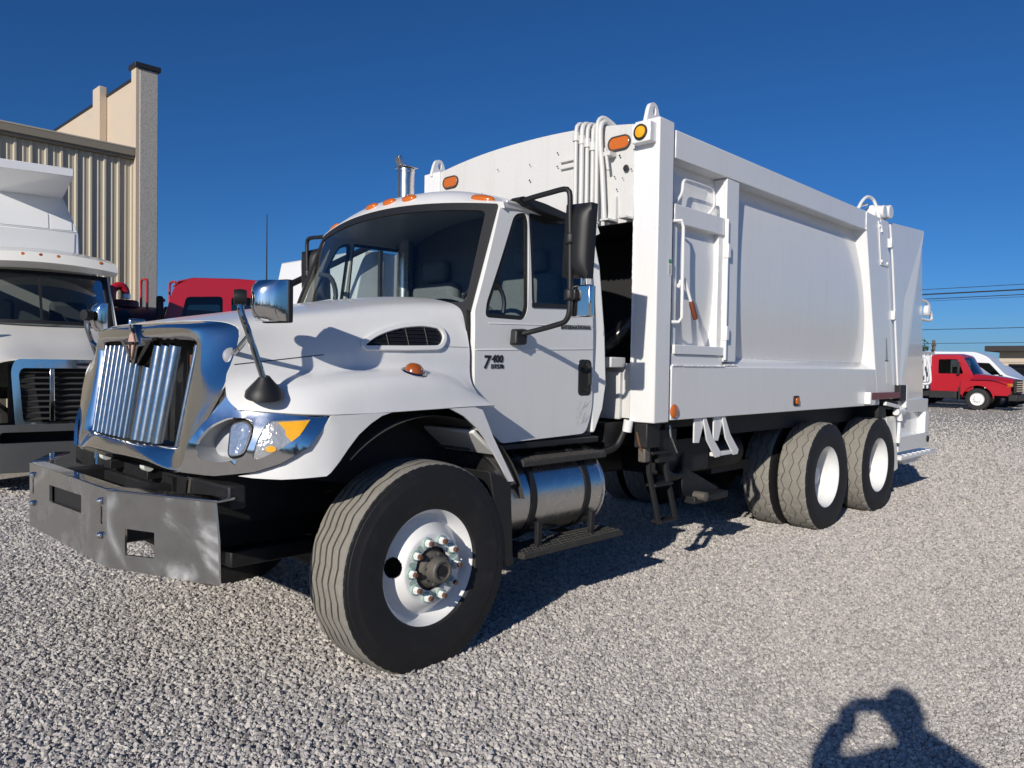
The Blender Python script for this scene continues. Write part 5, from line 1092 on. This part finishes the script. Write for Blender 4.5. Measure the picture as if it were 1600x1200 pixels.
    for y in (-.78, -.22, 0, .22, .78):
        lamp_on((1.715+.095*y*y, y, 2.80+.065*(1-y*y)), (-1, .2*y, .25), .045, .036, .05, 'roof_marker_lamp', 'amber' if abs(y) != 0 else 'amber_dark', rf)
    for s in (-1, 1):
        b = MB().tube(crom([(1.0, s*1.02, 1.46), (.93, s*1.03, 1.62), (.90, s*1.04, 1.86), (.92, s*1.03, 1.98)], 12), .02, 8).build('hood_mirror_stalk', 'dull_chrome', t)
        MB().prism(rnd([(s*.99, 1.80), (s*1.22, 1.80), (s*1.22, 2.06), (s*.99, 2.06)], .04, 4), lambda a, c_, d: V((.90-d, a, c_)), 0, .08).build('hood_mirror_head', 'chrome', b, bevel=.03, seg=3)
        MB().lathe([(.05, -.03), (.055, 0), (.05, .03)], (.90, s*1.0, 1.93), (1, 0, 0), 14).build('mirror_clamp', 'black_plastic', b)
        simple_wheel(t, .75, s*1.12, .52, .3, side=s); simple_wheel(t, 5.2, s*1.15, .52, .3, side=s); simple_wheel(t, 6.5, s*1.15, .52, .3, side=s)
    MB().box((.2, -.45, .55), (7.6, -.36, .85)).box((.2, .36, .55), (7.6, .45, .85)).build('frame_rail', 'black_frame', t)
    # dump box: sloped headboard with panels, cab shield
    hb = MB().hexa([(3.75, -.86, 1.1), (7.9, -1.0, 1.1), (7.9, 1.0, 1.1), (3.75, .86, 1.1), (3.35, -.72, 3.45), (7.9, -.9, 3.5), (7.9, .9, 3.5), (3.35, .72, 3.45)]).build('dump_box', 'van_white', t, bevel=.02)
    MB().hexa([(3.35, -.70, 3.45), (3.6, -.70, 3.45), (3.6, .70, 3.45), (3.35, .70, 3.45), (3.55, -.50, 4.02), (3.7, -.50, 4.02), (3.7, .50, 4.02), (3.55, .50, 4.02)]).build('headboard', 'van_white', hb, bevel=.006)
    MB().hexa([(2.45, -.52, 4.10), (3.62, -.5, 3.96), (3.62, .5, 3.96), (2.45, .52, 4.10), (2.45, -.52, 4.22), (3.70, -.5, 4.10), (3.70, .5, 4.10), (2.45, .52, 4.22)]).build('cab_shield', 'van_white', hb, bevel=.01)
    for (y0, y1, z0, z1) in ((-.62, -.30, 3.47, 3.70), (-.28, .60, 3.47, 3.70), (-.66, .62, 1.6, 3.43)):
        f = lambda z: 3.75-.40*(z-1.1)/2.35-.012 if z < 3.46 else 3.35+.2*(z-3.45)/.57-.012
        MB().hexa([(f(z0), y0, z0), (f(z0)+.008, y0, z0), (f(z0)+.008, y1, z0), (f(z0), y1, z0), (f(z1), y0, z1), (f(z1)+.008, y0, z1), (f(z1)+.008, y1, z1), (f(z1), y1, z1)]).build('headboard_panel', 'van_white', hb, bevel=.003)
dump_truck()

# ------------------------------------------------------------------ red truck and red tank truck behind
def red_truck():
    t = tag(empty('red_truck', (2.78, 9.28, 0), R(-24)), 'bright red crew cab truck half hidden behind the garbage truck hood', 'truck')
    side = rnd([(0.0, 1.2), (.02, 1.95), (.22, 2.72), (.50, 2.86), (1.75, 2.86), (1.85, 2.7), (1.85, 1.2)], [.02, .05, .12, .1, .08, .05, .02], 4)
    w1 = rnd([(.28, 2.0), (.40, 2.55), (.95, 2.58), (.95, 2.0)], .06, 3); w2 = rnd([(1.08, 2.0), (1.08, 2.58), (1.72, 2.58), (1.72, 2.0)], .06, 3)
    for y in (-1.0, 1.0):
        MB().panel(side, [w1, w2], lambda a, b: V((a, y*(1-.06*max(0, b-2)), b)), step=.2).build('cab_side', 'red', t, solid=.04)
        for w_ in (w1, w2): MB().panel(w_, [], lambda a, b: V((a, y*(.98-.06*max(0, b-2)), b))).build('side_window', 'glass_dark', t)
        MB().box((-.02, y*1.28-.06, 1.95), (.08, y*1.28+.12, 2.52)).build('mirror_head', 'black_plastic', t, bevel=.03)
        MB().box((.06, y*1.05, 2.45), (.10, y*1.3, 2.48)).build('mirror_arm', 'black_plastic', t)
        simple_wheel(t, -.9, y*1.1, .5, .28, side=1 if y > 0 else -1); simple_wheel(t, 4.6, y*1.1, .5, .28, side=1 if y > 0 else -1)
    rl = [[V((x, -.95+1.9*i/12, z+.07*(1-(-1+i/6)**2))) for i in range(13)] for x, z in ((.2, 2.70), (.28, 2.80), (.5, 2.86), (1.2, 2.88), (1.75, 2.86), (1.87, 2.7))]
    MB().grid(rl).build('cab_roof', 'red', t, solid=.02)
    MB().grid([[V((.02+.24*j-.1*(1-(-1+i/5)**2)*(1-j*.5), -.95+1.9*i/10, 1.95+.76*j)) for i in range(11)] for j in (0, .5, 1)]).build('windshield', 'glass_dark', t)
    MB().box((.1, -.9, 1.15), (1.8, .9, 1.25)).box((1.76, -.93, 1.2), (1.82, .93, 2.75)).build('cab_floor', 'seam', t)
    hl = [[(-1.75, 0, 1.72), (-.9, 0, 1.88), (.05, 0, 2.0)], [(-1.72, -.55, 1.70), (-.9, -.62, 1.86), (.05, -.75, 1.98)], [(-1.7, -.72, 1.55), (-.9, -.82, 1.7), (.05, -.95, 1.8)], [(-1.7, -.78, 1.3), (-.9, -1.02, 1.4), (.05, -1.02, 1.35)], [(-1.65, -1.1, 1.0), (-.9, -1.2, 1.15), (.05, -1.15, .9)]]
    rows = loft(hl, 14, 22); MB().grid([[V((p.x, -p.y, p.z)) for p in r_[:0:-1]]+r_ for r_ in rows]).build('hood', 'red', t, ang=60)
    MB().box((-1.9, -1.15, .55), (-1.6, 1.15, .85)).build('bumper', 'dull_chrome', t, bevel=.03)
    MB().box((-1.72, -.5, .95), (-1.66, .5, 1.6)).build('grille', 'seam', t)
    MB().box((-1.6, -.45, .6), (6.2, .45, .95)).build('frame_rail', 'black_frame', t)
    MB().box((2.5, -1.2, 1.1), (6.2, 1.2, 1.25)).build('flat_deck', 'black_frame', t)
red_truck()
def tank_truck():
    t = tag(empty('tank_trailer', (3.1, 12.85, 0), R(0)), 'dark red tank trailer with hoop handrails in front of the ribbed wall', 'trailer')
    MB().lathe([(.001, 0), (.7, .02), (.98, .12), (1.03, .3), (1.03, 4.8), (.98, 5.0), (.7, 5.1), (.001, 5.12)], (-1.6, 0, 1.62), (1, 0, 0), 36).build('tank', 'dark_red', t)
    MB().lathe([(1.045, .9), (1.05, 1.0), (1.05, 1.7), (1.045, 1.8)], (-1.6, 0, 1.62), (1, 0, 0), 36).build('tank_band', 'black_gloss', t)
    for x in (.72, 1.32): MB().tube(crom([(x, -.17, 2.55), (x, -.17, 3.14), (x, -.14, 3.22), (x, .14, 3.22), (x, .17, 3.14), (x, .17, 2.55)], 26), .026, 8).build('handrail', 'red', t)
    MB().tube(crom([(.05, -.1, 2.55), (.05, -.1, 2.92), (.12, -.1, 3.02), (.23, -.1, 3.04), (.30, -.1, 2.96), (.31, -.1, 2.87)], 22), .085, 12).build('vent_pipe', 'red', t)
    MB().lathe([(.10, -.09), (.10, .0)], (.31, -.1, 2.88), (0, 0, 1), 14).build('vent_collar', 'alu', t)
    MB().lathe([(.30, 0), (.30, .1), (.26, .14), (.001, .15)], (.3, 0, 2.62), (0, 0, 1), 20).build('manway', 'dark_red', t)
    for x in (2.2, 3.3):
        for s in (-1, 1): simple_wheel(t, x, s*.95, .5, .3, side=s)
    MB().box((-1.2, -.4, .55), (3.6, .4, .75)).build('frame_rail', 'black_frame', t)
    for x in (-.9,): 
        for s in (-1, 1): MB().box((x-.05, s*.4-.05, .0), (x+.05, s*.4+.05, .6)).build('landing_leg', 'black_frame', t)
tank_truck()

# ------------------------------------------------------------------ white roll-off truck on the far side of the garbage truck
def white_neighbour():
    t = tag(empty('hook_truck', (2.5, 4.3, 0)), 'white truck body with a black tarp arm seen past the far side of the cab', 'truck')
    bd = MB().hexa([(-.15, -.95, 1.0), (4.3, -1.1, 1.0), (4.3, 1.1, 1.0), (-.15, .95, 1.0), (.25, -.95, 2.85), (4.3, -1.1, 2.75), (4.3, 1.1, 2.75), (.25, .95, 2.85)]).build('truck_body', 'van_white', t, bevel=.02)
    for k, x in enumerate((1.1, 2.0, 2.9, 3.8)):
        z = 2.85-.1*(x-.25)/4.05; MB().hexa([(x, -1.16, 1.0), (x+.12, -1.16, 1.0), (x+.12, -.98, 1.0), (x, -.98, 1.0), (x, -1.16, z-.25), (x+.12, -1.16, z-.25), (x+.12, -.98, z), (x, -.98, z)]).build('body_rib', 'van_white', bd, bevel=.008)
    MB().hexa([(.2, -1.2, 1.3), (1.05, -1.05, 1.3), (1.05, -.95, 1.3), (.2, -.9, 1.3), (.55, -1.0, 2.15), (.75, -1.0, 2.2), (.75, -.95, 2.2), (.55, -.9, 2.15)]).build('body_gusset', 'van_white', bd)
    MB().tube([(-.85, -1.02, 2.30), (.35, -1.02, 2.92), (.42, -1.02, 2.95)], .035, 8).build('tarp_arm', 'black_plastic', t)
    MB().tube([(.42, -1.02, 2.95), (.42, -1.02, 2.0)], .03, 8).build('tarp_post', 'black_plastic', t)
    MB().box((1.2, -1.12, 1.75), (1.32, -1.02, 2.35)).build('body_latch', 'black_plastic', bd)
    MB().box((-.1, -.42, .6), (6.7, .42, .95)).build('frame_rail', 'black_frame', t)
    cb = MB().prism(rnd([(6.9, .95), (6.9, 1.55), (6.0, 1.62), (5.65, 2.35), (4.6, 2.35), (4.5, .95)], .06, 4), lambda a, b, d: V((a, d, b)), -.9, .9).build('truck_cab', 'van_white', t, bevel=.04)
    for s in (-1, 1): MB().prism(rnd([(5.85, 1.66), (5.58, 2.22), (4.8, 2.22), (4.8, 1.66)], .04, 3), lambda a, b, d: V((a, s*(.902+d), b)), 0, .006).build('side_window', 'glass_dark', cb)
    for x in (.9, 2.1, 6.2):
        for s in (-1, 1): simple_wheel(t, x, s*1.0, .48, .28, side=s)
white_neighbour()
an = MB().tube([(0, 0, 0), (0, 0, 2.4), (0, 0, 3.63)], [.02, .012, .006], 6).lathe([(.06, 0), (.06, .03), (.02, .05)], (0, 0, 0), (0, 0, 1), 12).build('whip_antenna', 'cable')
an.location = (2.98, 6.07, 0); tag(an, 'thin black whip antenna standing against the sky', 'antenna')

# ------------------------------------------------------------------ the row of vehicles at the far right
def rollback():
    t = tag(empty('flatbed_truck', (34.3, 4.2, 0), R(90)), 'dark red medium truck with white headache rack parked across the yard', 'truck')
    side = rnd([(-.02, .75), (0, 1.45), (.38, 2.18), (.55, 2.27), (1.5, 2.27), (1.58, 2.2), (1.58, .75)], [.02, .05, .1, .08, .06, .05, .02], 4)
    wn = rnd([(.35, 1.48), (.58, 2.08), (1.3, 2.08), (1.3, 1.48)], .06, 3)
    for y in (-.92, .92):
        MB().panel(side, [wn], lambda a, b: V((a, y*(1-.05*max(0, b-1.5)), b)), step=.2).build('cab_side', 'red', t, solid=.04)
        MB().panel(wn, [], lambda a, b: V((a, y*(.975-.05*max(0, b-1.5)), b))).build('side_window', 'glass_dark', t)
        MB().box((.45, y*1.18-.05, 1.45), (.55, y*1.18+.05, 1.95)).build('mirror_head', 'black_plastic', t, bevel=.02)
        MB().box((.49, min(y, y*1.2), 1.5), (.52, max(y, y*1.2), 1.53)).build('mirror_arm', 'black_plastic', t)
        w_ = simple_wheel(t, -.2, y*1.12, .45, .25, side=1 if y > 0 else -1); simple_wheel(t, 4.2, y*1.12, .45, .25, side=1 if y > 0 else -1)
        s = 1 if y > 0 else -1
        ar = [(-.2+.56*math.cos(a), .45+.56*math.sin(a)) for a in [R(178-176*i/16) for i in range(17)]]
        MB().panel([(-1.36, .62), (-1.36, 1.05), (-1.15, 1.20), (.1, 1.27), (.42, 1.2), (.42, .62), (.36, .62)]+ar[::-1]+[(-.8, .62)], [], lambda a, b: V((a, y*1.12, b))).build('fender_side', 'red', t, solid=.05)
        MB().box((.42, y*1.12-.04, .4), (.48, y*1.12+.04, .95)).build('mud_flap', 'black_plastic', t)
        MB().box((.55, y*1.1-.12, .45), (1.6, y*1.1+.02, .75)).build('tool_box', 'black_frame', t, bevel=.02)
        MB().box((-1.40, y*.95-.12, .98), (-1.24, y*.95+.18, 1.12)).build('turn_lamp', 'amber', t, bevel=.01)
        MB().tube(crom([(2.0, y*1.13, .9), (2.0, y*1.13, 1.0), (1.6, y*1.13, 1.05), (1.55, y*1.13, 1.2), (1.7, y*1.13, 2.1), (2.0, y*1.13, 2.2)], 24), .05, 8).build('side_guard', 'van_white', t)
    rl = [[V((x, -.88+1.76*i/12, z+.05*(1-(-1+i/6)**2))) for i in range(13)] for x, z in ((.34, 2.12), (.42, 2.22), (.6, 2.27), (1.5, 2.27), (1.6, 2.15))]
    MB().grid(rl).build('cab_roof', 'red', t, solid=.02)
    MB().grid([[V((.0+.38*j-.1*(1-(-1+i/5)**2)*(1-j*.5), -.88+1.76*i/10, 1.44+.72*j)) for i in range(11)] for j in (0, .5, 1)]).build('windshield', 'glass_dark', t)
    MB().box((.1, -.85, .8), (1.5, .85, .9)).box((1.5, -.86, .8), (1.56, .86, 2.2)).build('cab_floor', 'seam', t)
    hl = [[(-1.42, 0, 1.28), (-.8, 0, 1.40), (.05, 0, 1.5)], [(-1.40, -.5, 1.27), (-.8, -.58, 1.38), (.05, -.7, 1.48)], [(-1.38, -.66, 1.18), (-.8, -.75, 1.28), (.05, -.88, 1.38)], [(-1.38, -.8, 1.08), (-.8, -1.0, 1.22), (.05, -1.02, 1.27)], [(-1.36, -1.08, 1.0), (-.8, -1.13, 1.22), (.05, -1.13, 1.24)]]
    rows = loft(hl, 14, 22); MB().grid([[V((p.x, -p.y, p.z)) for p in r_[:0:-1]]+r_ for r_ in rows]).build('hood', 'red', t, ang=60)
    gl = MB().box((-1.46, -.62, .72), (-1.38, .62, 1.27)).build('grille', 'black_plastic', t, bevel=.01)
    for k in range(5): MB().box((-1.48, -.6, .80+.09*k), (-1.457, .6, .83+.09*k)).build('grille_bar', 'dull_chrome', gl)
    MB().box((-1.62, -1.15, .42), (-1.3, 1.15, .68)).build('bumper', 'black_plastic', t, bevel=.03)
    MB().box((-1.3, -.4, .5), (6.0, .4, .8)).build('frame_rail', 'black_frame', t)
    MB().box((2.0, -1.2, .95), (7.0, 1.2, 1.1)).build('flat_deck', 'van_white', t)
    rk = MB().box((2.0, -1.15, 1.1), (2.08, -1.0, 2.3)).box((2.0, 1.0, 1.1), (2.08, 1.15, 2.3)).box((2.0, -1.15, 2.3), (2.08, 1.15, 2.42)).build('headache_rack', 'van_white', t, bevel=.01)
    for y in (-.5, 0, .5): MB().box((2.01, y-.05, 1.1), (2.07, y+.05, 2.3)).build('rack_bar', 'van_white', rk)
    for y in (-.9, .9): MB().lathe([(.05, 0), (.05, .12), (.001, .14)], (2.04, y, 2.42), (0, 0, 1), 12).build('beacon', 'seam', rk)
rollback()
def van(name, label, loc, rz, prof, wins, wheels, m='van_white', front=None, h=.95):
    t = tag(empty(name, loc, rz), label, 'van' if 'van' in name else 'pickup', None)
    b = MB().prism(prof, lambda a, z, d: V((a, d*(1-.04*max(0, z-1.3)), z)), -h, h).build('body', m, t, bevel=.06, seg=3)
    for s in (-1, 1):
        for wn in wins: MB().prism(rnd(wn, .05, 3), lambda a, z, d: V((a, s*(h*(1-.04*max(0, z-1.3))+d), z)), 0, .008).build('side_window', 'glass_dark', b)
        for x in wheels:
            MB().lathe([(.44, 0), (.44, .012), (.30, .013)], (x, s*(h), .38), (0, s, 0), 28).build('wheel_arch', 'seam', b)
            simple_wheel(t, x, s*(h+.02), .36, .24, 'alu', side=s)
        MB().box((prof[0][0]+.02, s*h*.62-.16, .85), (prof[0][0]+.2, s*h*.72+.14, 1.08)).build('headlight', 'lamp_clear', b, bevel=.02)
    MB().box((prof[0][0]-.02, -.5, .65), (prof[0][0]+.06, .5, .98)).build('grille', 'seam', b, bevel=.01)
    MB().box((prof[0][0]-.1, -h, .35), (prof[0][0]+.2, h, .58)).build('bumper', 'grey_plastic' if front is None else front, b, bevel=.03)
    MB().box((wins[0][0][0]-.1, s*h, 1.2), (wins[0][0][0]+.05, s*(h+.22), 1.45)).box((wins[0][0][0]-.1, -s*(h+.22), 1.2), (wins[0][0][0]+.05, -s*h, 1.45)).build('mirror', 'black_plastic', b, bevel=.02)
    return t
pk = [(-1.95, .4), (-2.0, 1.12), (-1.75, 1.22), (-.62, 1.30), (.15, 1.88), (1.9, 1.9), (2.0, 1.25), (3.4, 1.22), (3.4, .45)]
van('pickup', 'white pickup with amber corner lamps parked just beyond the red truck', (38.2, 5.2, 0), R(90), rnd(pk, [.08, .1, .1, .1, .15, .12, .05, .05, .1], 3), [[(-.42, 1.30), (.2, 1.78), (.75, 1.80), (.75, 1.28)], [(.85, 1.28), (.85, 1.80), (1.7, 1.80), (1.8, 1.28)]], (-1.2, 2.2))
vn = [(-2.2, .4), (-2.25, 1.0), (-2.05, 1.2), (-1.25, 1.45), (-.45, 2.35), (.1, 2.58), (3.6, 2.62), (3.7, .5)]
van('cargo_van', 'tall white cargo van parked behind the white pickup', (42.3, 5.9, 0), R(90), rnd(vn, [.1, .12, .1, .15, .2, .2, .15, .1], 4), [[(-1.05, 1.45), (-.55, 2.02), (.15, 2.05), (.15, 1.42)]], (-1.4, 2.3), h=1.0)
vn2 = [(-2.1, .4), (-2.15, 1.0), (-1.9, 1.15), (-1.1, 1.3), (-.3, 1.95), (.2, 2.0), (2.2, 2.0), (2.4, .5)]
van('minivan', 'white minivan at the right end of the parked row', (47.5, 6.2, 0), R(90), rnd(vn2, [.1, .12, .1, .15, .2, .2, .15, .1], 4), [[(-.8, 1.3), (-.2, 1.85), (.5, 1.86), (.5, 1.28)]], (-1.3, 1.6), h=.92)
# long white trailer box behind the row
tb = tag(empty('box_trailer', (52.0, 14.5, 0)), 'long white box trailer behind the parked row', 'trailer')
MB().box((-1.2, -6.5, .95), (1.2, 3.5, 2.62)).build('box', 'van_white', tb, bevel=.03)
for y in (-4, 1.5):
    for s in (-1, 1): MB().lathe([(.45, -.25), (.48, -.2), (.48, 0), (.45, .02), (.2, .0), (.001, 0)], (s*1.1, y, .48), (s, 0, 0), 24).build('wheel', 'rubber', tb)
MB().box((-.4, -6, .7), (.4, 3, .94)).build('frame_rail', 'black_frame', tb)
# dark roofed shed beyond, poles and wires
sh_ = tag(empty('shed', (66, 6.2, 0)), 'low shed with a flat dark roof beyond the parked row', 'building')
MB().box((-3, -16, 0), (3, 3.2, 3.1)).build('wall', 'stucco', sh_)
MB().box((-4.2, -16.5, 3.1), (3.6, 3.9, 3.5)).build('roof', 'roof_dark', sh_, bevel=.03)
for k in range(4): MB().box((-3.03, 1.6-3.2*k, .9), (-3.001, 2.6-3.2*k, 2.2)).build('window', 'black_gloss', sh_)
def pole(loc, h, label):
    p = tag(empty('utility_pole', loc), label, 'utility pole', 'wooden utility poles')
    MB().tube([(0, 0, 0), (0, 0, h*.5), (0, 0, h)], [.17, .15, .12], 12).build('pole', 'wood', p)
    MB().box((-.5, -.07, h-.5), (.5, .07, h-.36)).build('crossarm', 'wood', p)
    for y in (-.06, .06): MB().lathe([(.03, 0), (.05, .06), (.03, .12), (.001, .14)], (0, y, h-.36), (0, 0, 1), 10).build('insulator', 'lamp_grey', p)
pole((71, 16.0, 0), 4.3, 'short wooden utility pole rising above the parked row')
def wire(a, b, sag, r, label, name='overhead_cable', n=24):
    a, b = V(a), V(b); pts = [a.lerp(b, i/n)-V((0, 0, sag*4*(i/n)*(1-i/n))) for i in range(n+1)]
    o = MB().tube(pts, r, 6).build(name, 'cable'); tag(o, label, 'cable', 'overhead cables at the right'); return o
for k, (z, r, sg, lb) in enumerate(((6.80, .018, .15, 'topmost thin overhead cable at the right edge'), (6.58, .042, .25, 'thick bundled overhead cable at the right edge'), (6.38, .024, .35, 'sagging overhead cable just under the thick bundle'), (6.0, .012, .1, 'faint thin overhead cable below the bundle'), (4.35, .02, .3, 'single overhead cable level with the tailgate lamp'), (3.35, .016, .2, 'lowest overhead cable above the parked trucks'))):
    wire((52, 36, z+.15), (52, -18, z+.3), sg, r, lb)
tr_ = tag(empty('tree', (70, 17.2, 0)), 'small dark tree top peeking out behind the tailgate', 'tree')
MB().tube([(0, 0, 0), (.1, .1, 1.8), (0, .2, 3.2)], [.16, .11, .04], 8).build('trunk', 'wood', tr_)
lf = MB(); rg = random.Random(2)
for i in range(900):
    d = V((rg.gauss(0, 1), rg.gauss(0, 1), rg.gauss(0, .8))); d = d.normalized()*(rg.random()**.4)*1.3; c_ = V((0, .2, 3.5))+d
    u = V((rg.gauss(0, 1), rg.gauss(0, 1), rg.gauss(0, 1))).normalized()*.13; v_ = u.orthogonal().normalized()*.08
    lf.add([c_-u, c_+v_, c_+u, c_-v_], [(0, 1, 2, 3)])
tag(lf.build('crown', 'leaf', tr_, smooth=False, recalc=False), kind='stuff')

# far-off wood behind the camera: it shows only as the dark skyline mirrored in the chrome
lf = MB(); rg = random.Random(11)
for i in range(5200):
    a = R(150+150*rg.random()); d = 62+14*rg.random(); hh = 4.5+3.5*noise.noise(V((a*9, 0, 1)))+1.5*noise.noise(V((a*40, 0, 2)))
    c_ = V((CAM.x+d*math.cos(a), CAM.y+d*math.sin(a), .3+max(1.5, hh)*rg.random()**.8))
    u = V((rg.gauss(0, 1), rg.gauss(0, 1), rg.gauss(0, 1))).normalized()*(.5+.7*rg.random()); v_ = u.orthogonal().normalized()*u.length*.7
    lf.add([c_-u, c_+v_, c_+u, c_-v_], [(0, 1, 2, 3)])
tag(lf.build('tree_line', 'leaf', smooth=False, recalc=False), 'far-off dark tree line along the yard behind the viewpoint', 'trees', kind='stuff')

# ------------------------------------------------------------------ the photographer, standing behind the camera; only the shadow shows
def photographer():
    f2 = V((fwd.x, fwd.y, 0)).normalized(); s2 = V((r2.x, r2.y, 0)).normalized()
    base = CAM-f2*.36+s2*.02; base.z = 0
    t = tag(empty('person', base), 'person in dark shirt holding up a phone, casting the shadow at lower right', 'person')
    W = lambda a, b, z: s2*a+f2*b+V((0, 0, z))          # right, forward, up (relative to the feet)
    def skin(name, pts, edges, rad, m, root=0, sub=2):
        me = bpy.data.meshes.new(name); me.from_pydata([W(*p) for p in pts], edges, []); o = bpy.data.objects.new(name, me); COL.objects.link(o); o.parent = t
        md = o.modifiers.new('skin', 'SKIN'); md.use_smooth_shade = True
        for i, r in enumerate(rad): me.skin_vertices[0].data[i].radius = (r, r) if not isinstance(r, tuple) else r
        me.skin_vertices[0].data[root].use_root = True
        o.modifiers.new('sub', 'SUBSURF').levels = sub; o.modifiers['sub'].render_levels = sub; me.materials.append(MATS[m]); return o
    pts = [(0, 0, .95), (0, -.01, 1.12), (0, 0, 1.30), (0, 0, 1.42), (0, .02, 1.50), (0, .05, 1.58),
           (-.17, .0, 1.40), (-.37, -.01, 1.43), (-.17, .27, 1.47),
           (.17, .0, 1.40), (.33, .02, 1.34), (.14, .27, 1.46),
           (-.10, 0, .88), (-.13, .02, .50), (-.13, -.01, .09), (-.14, .12, .045),
           (.10, 0, .88), (.13, .02, .50), (.13, -.01, .09), (.14, .12, .045)]
    ed = [(0, 1), (1, 2), (2, 3), (3, 4), (4, 5), (3, 6), (6, 7), (7, 8), (3, 9), (9, 10), (10, 11), (0, 12), (12, 13), (13, 14), (14, 15), (0, 16), (16, 17), (17, 18), (18, 19)]
    rad = [(.16, .12), (.155, .115), (.17, .115), (.12, .09), .06, .07, .085, .062, .045, .085, .062, .045, .095, .065, .05, .04, .095, .065, .05, .04]
    skin('body', pts, ed, rad, 'shirt')
    hd = MB(); rows = []
    for j in range(15):
        a = math.pi*j/14; row = []
        for i in range(21):
            b = 2*math.pi*i/20; x = .078*math.sin(a)*math.sin(b); y = .098*math.sin(a)*math.cos(b); z = .118*math.cos(a)
            if y > .05 and abs(x) < .022 and -.03 < z < .02: y += .018          # nose
            if z < -.05: x *= .86; y *= .92
            row.append(W(x, y+.05, 1.615+z))
        rows.append(row)
    h = hd.grid(rows).build('head', 'skin', t, ang=80)
    hr = [[W(.086*math.sin(a)*math.sin(b), .106*math.sin(a)*math.cos(b)+.042, 1.622+.126*math.cos(a)) for b in [2*math.pi*i/20 for i in range(21)]] for a in [math.pi*.52*j/8 for j in range(9)]]
    MB().grid(hr).build('hair', 'hair', h)
    for s in (-1, 1):
        MB().lathe([(.012, 0), (.008, .006), (.001, .008)], W(s*.03, .142, 1.625), f2, 10).build('eye', 'label_white', h)
        MB().lathe([(.03, 0), (.024, .012), (.001, .014)], W(s*.078, .05, 1.61), s2*s, 12).build('ear', 'skin', h)
    MB().tube([W(-.025, .142, 1.555), W(0, .146, 1.553), W(.025, .142, 1.555)], .006, 6).build('mouth', 'skin', h)
    # hands: a palm and five bent fingers each, holding the phone's ends
    for s, px in ((-1, -.10), (1, .10)):
        pl = W(px*1.25, .31, 1.50)
        MB().tube([W(px*1.4, .25, 1.455), W(px*1.25, .30, 1.49), W(px*1.12, .325, 1.52)], [.03, .042, .035], 10).build('hand', 'skin', t)
        for k in range(4):
            z = 1.545-.021*k; l_ = (.06, .068, .064, .05)[k]
            MB().tube(crom([W(px*1.15, .318, z-.012), W(px*1.0, .345, z), W(px*.9, .349, z+.002), W(px*.9-s*l_*.55, .350, z+.003)], 8), [.009]*5+[.0085, .008, .006], 8).build('finger', 'skin', t)
        MB().tube(crom([W(px*1.2, .30, 1.48), W(px*1.05, .29, 1.492), W(px*.80, .318, 1.502)], 6), [.011]*4+[.0095, .007], 8).build('thumb', 'skin', t)
    ph = MB().hexa([W(-.078, .328, 1.497), W(.078, .328, 1.497), W(.078, .337, 1.497), W(-.078, .337, 1.497), W(-.078, .328, 1.572), W(.078, .328, 1.572), W(.078, .337, 1.572), W(-.078, .337, 1.572)])
    o = ph.build('phone', 'black_gloss', None, bevel=.003); o.location = base
    tag(o, 'black phone held sideways in the photographer\'s hands', 'phone')
    MB().hexa([W(-.085, .1, .0), W(-.185, .1, .0), W(-.185, -.09, .0), W(-.085, -.09, .0), W(-.095, .08, .09), W(-.175, .08, .09), W(-.175, -.09, .1), W(-.095, -.09, .1)]).build('shoe', 'shoe', t, bevel=.02)
    MB().hexa([W(.085, .1, .0), W(.185, .1, .0), W(.185, -.09, .0), W(.085, -.09, .0), W(.095, .08, .09), W(.175, .08, .09), W(.175, -.09, .1), W(.095, -.09, .1)]).build('shoe', 'shoe', t, bevel=.02)
photographer()
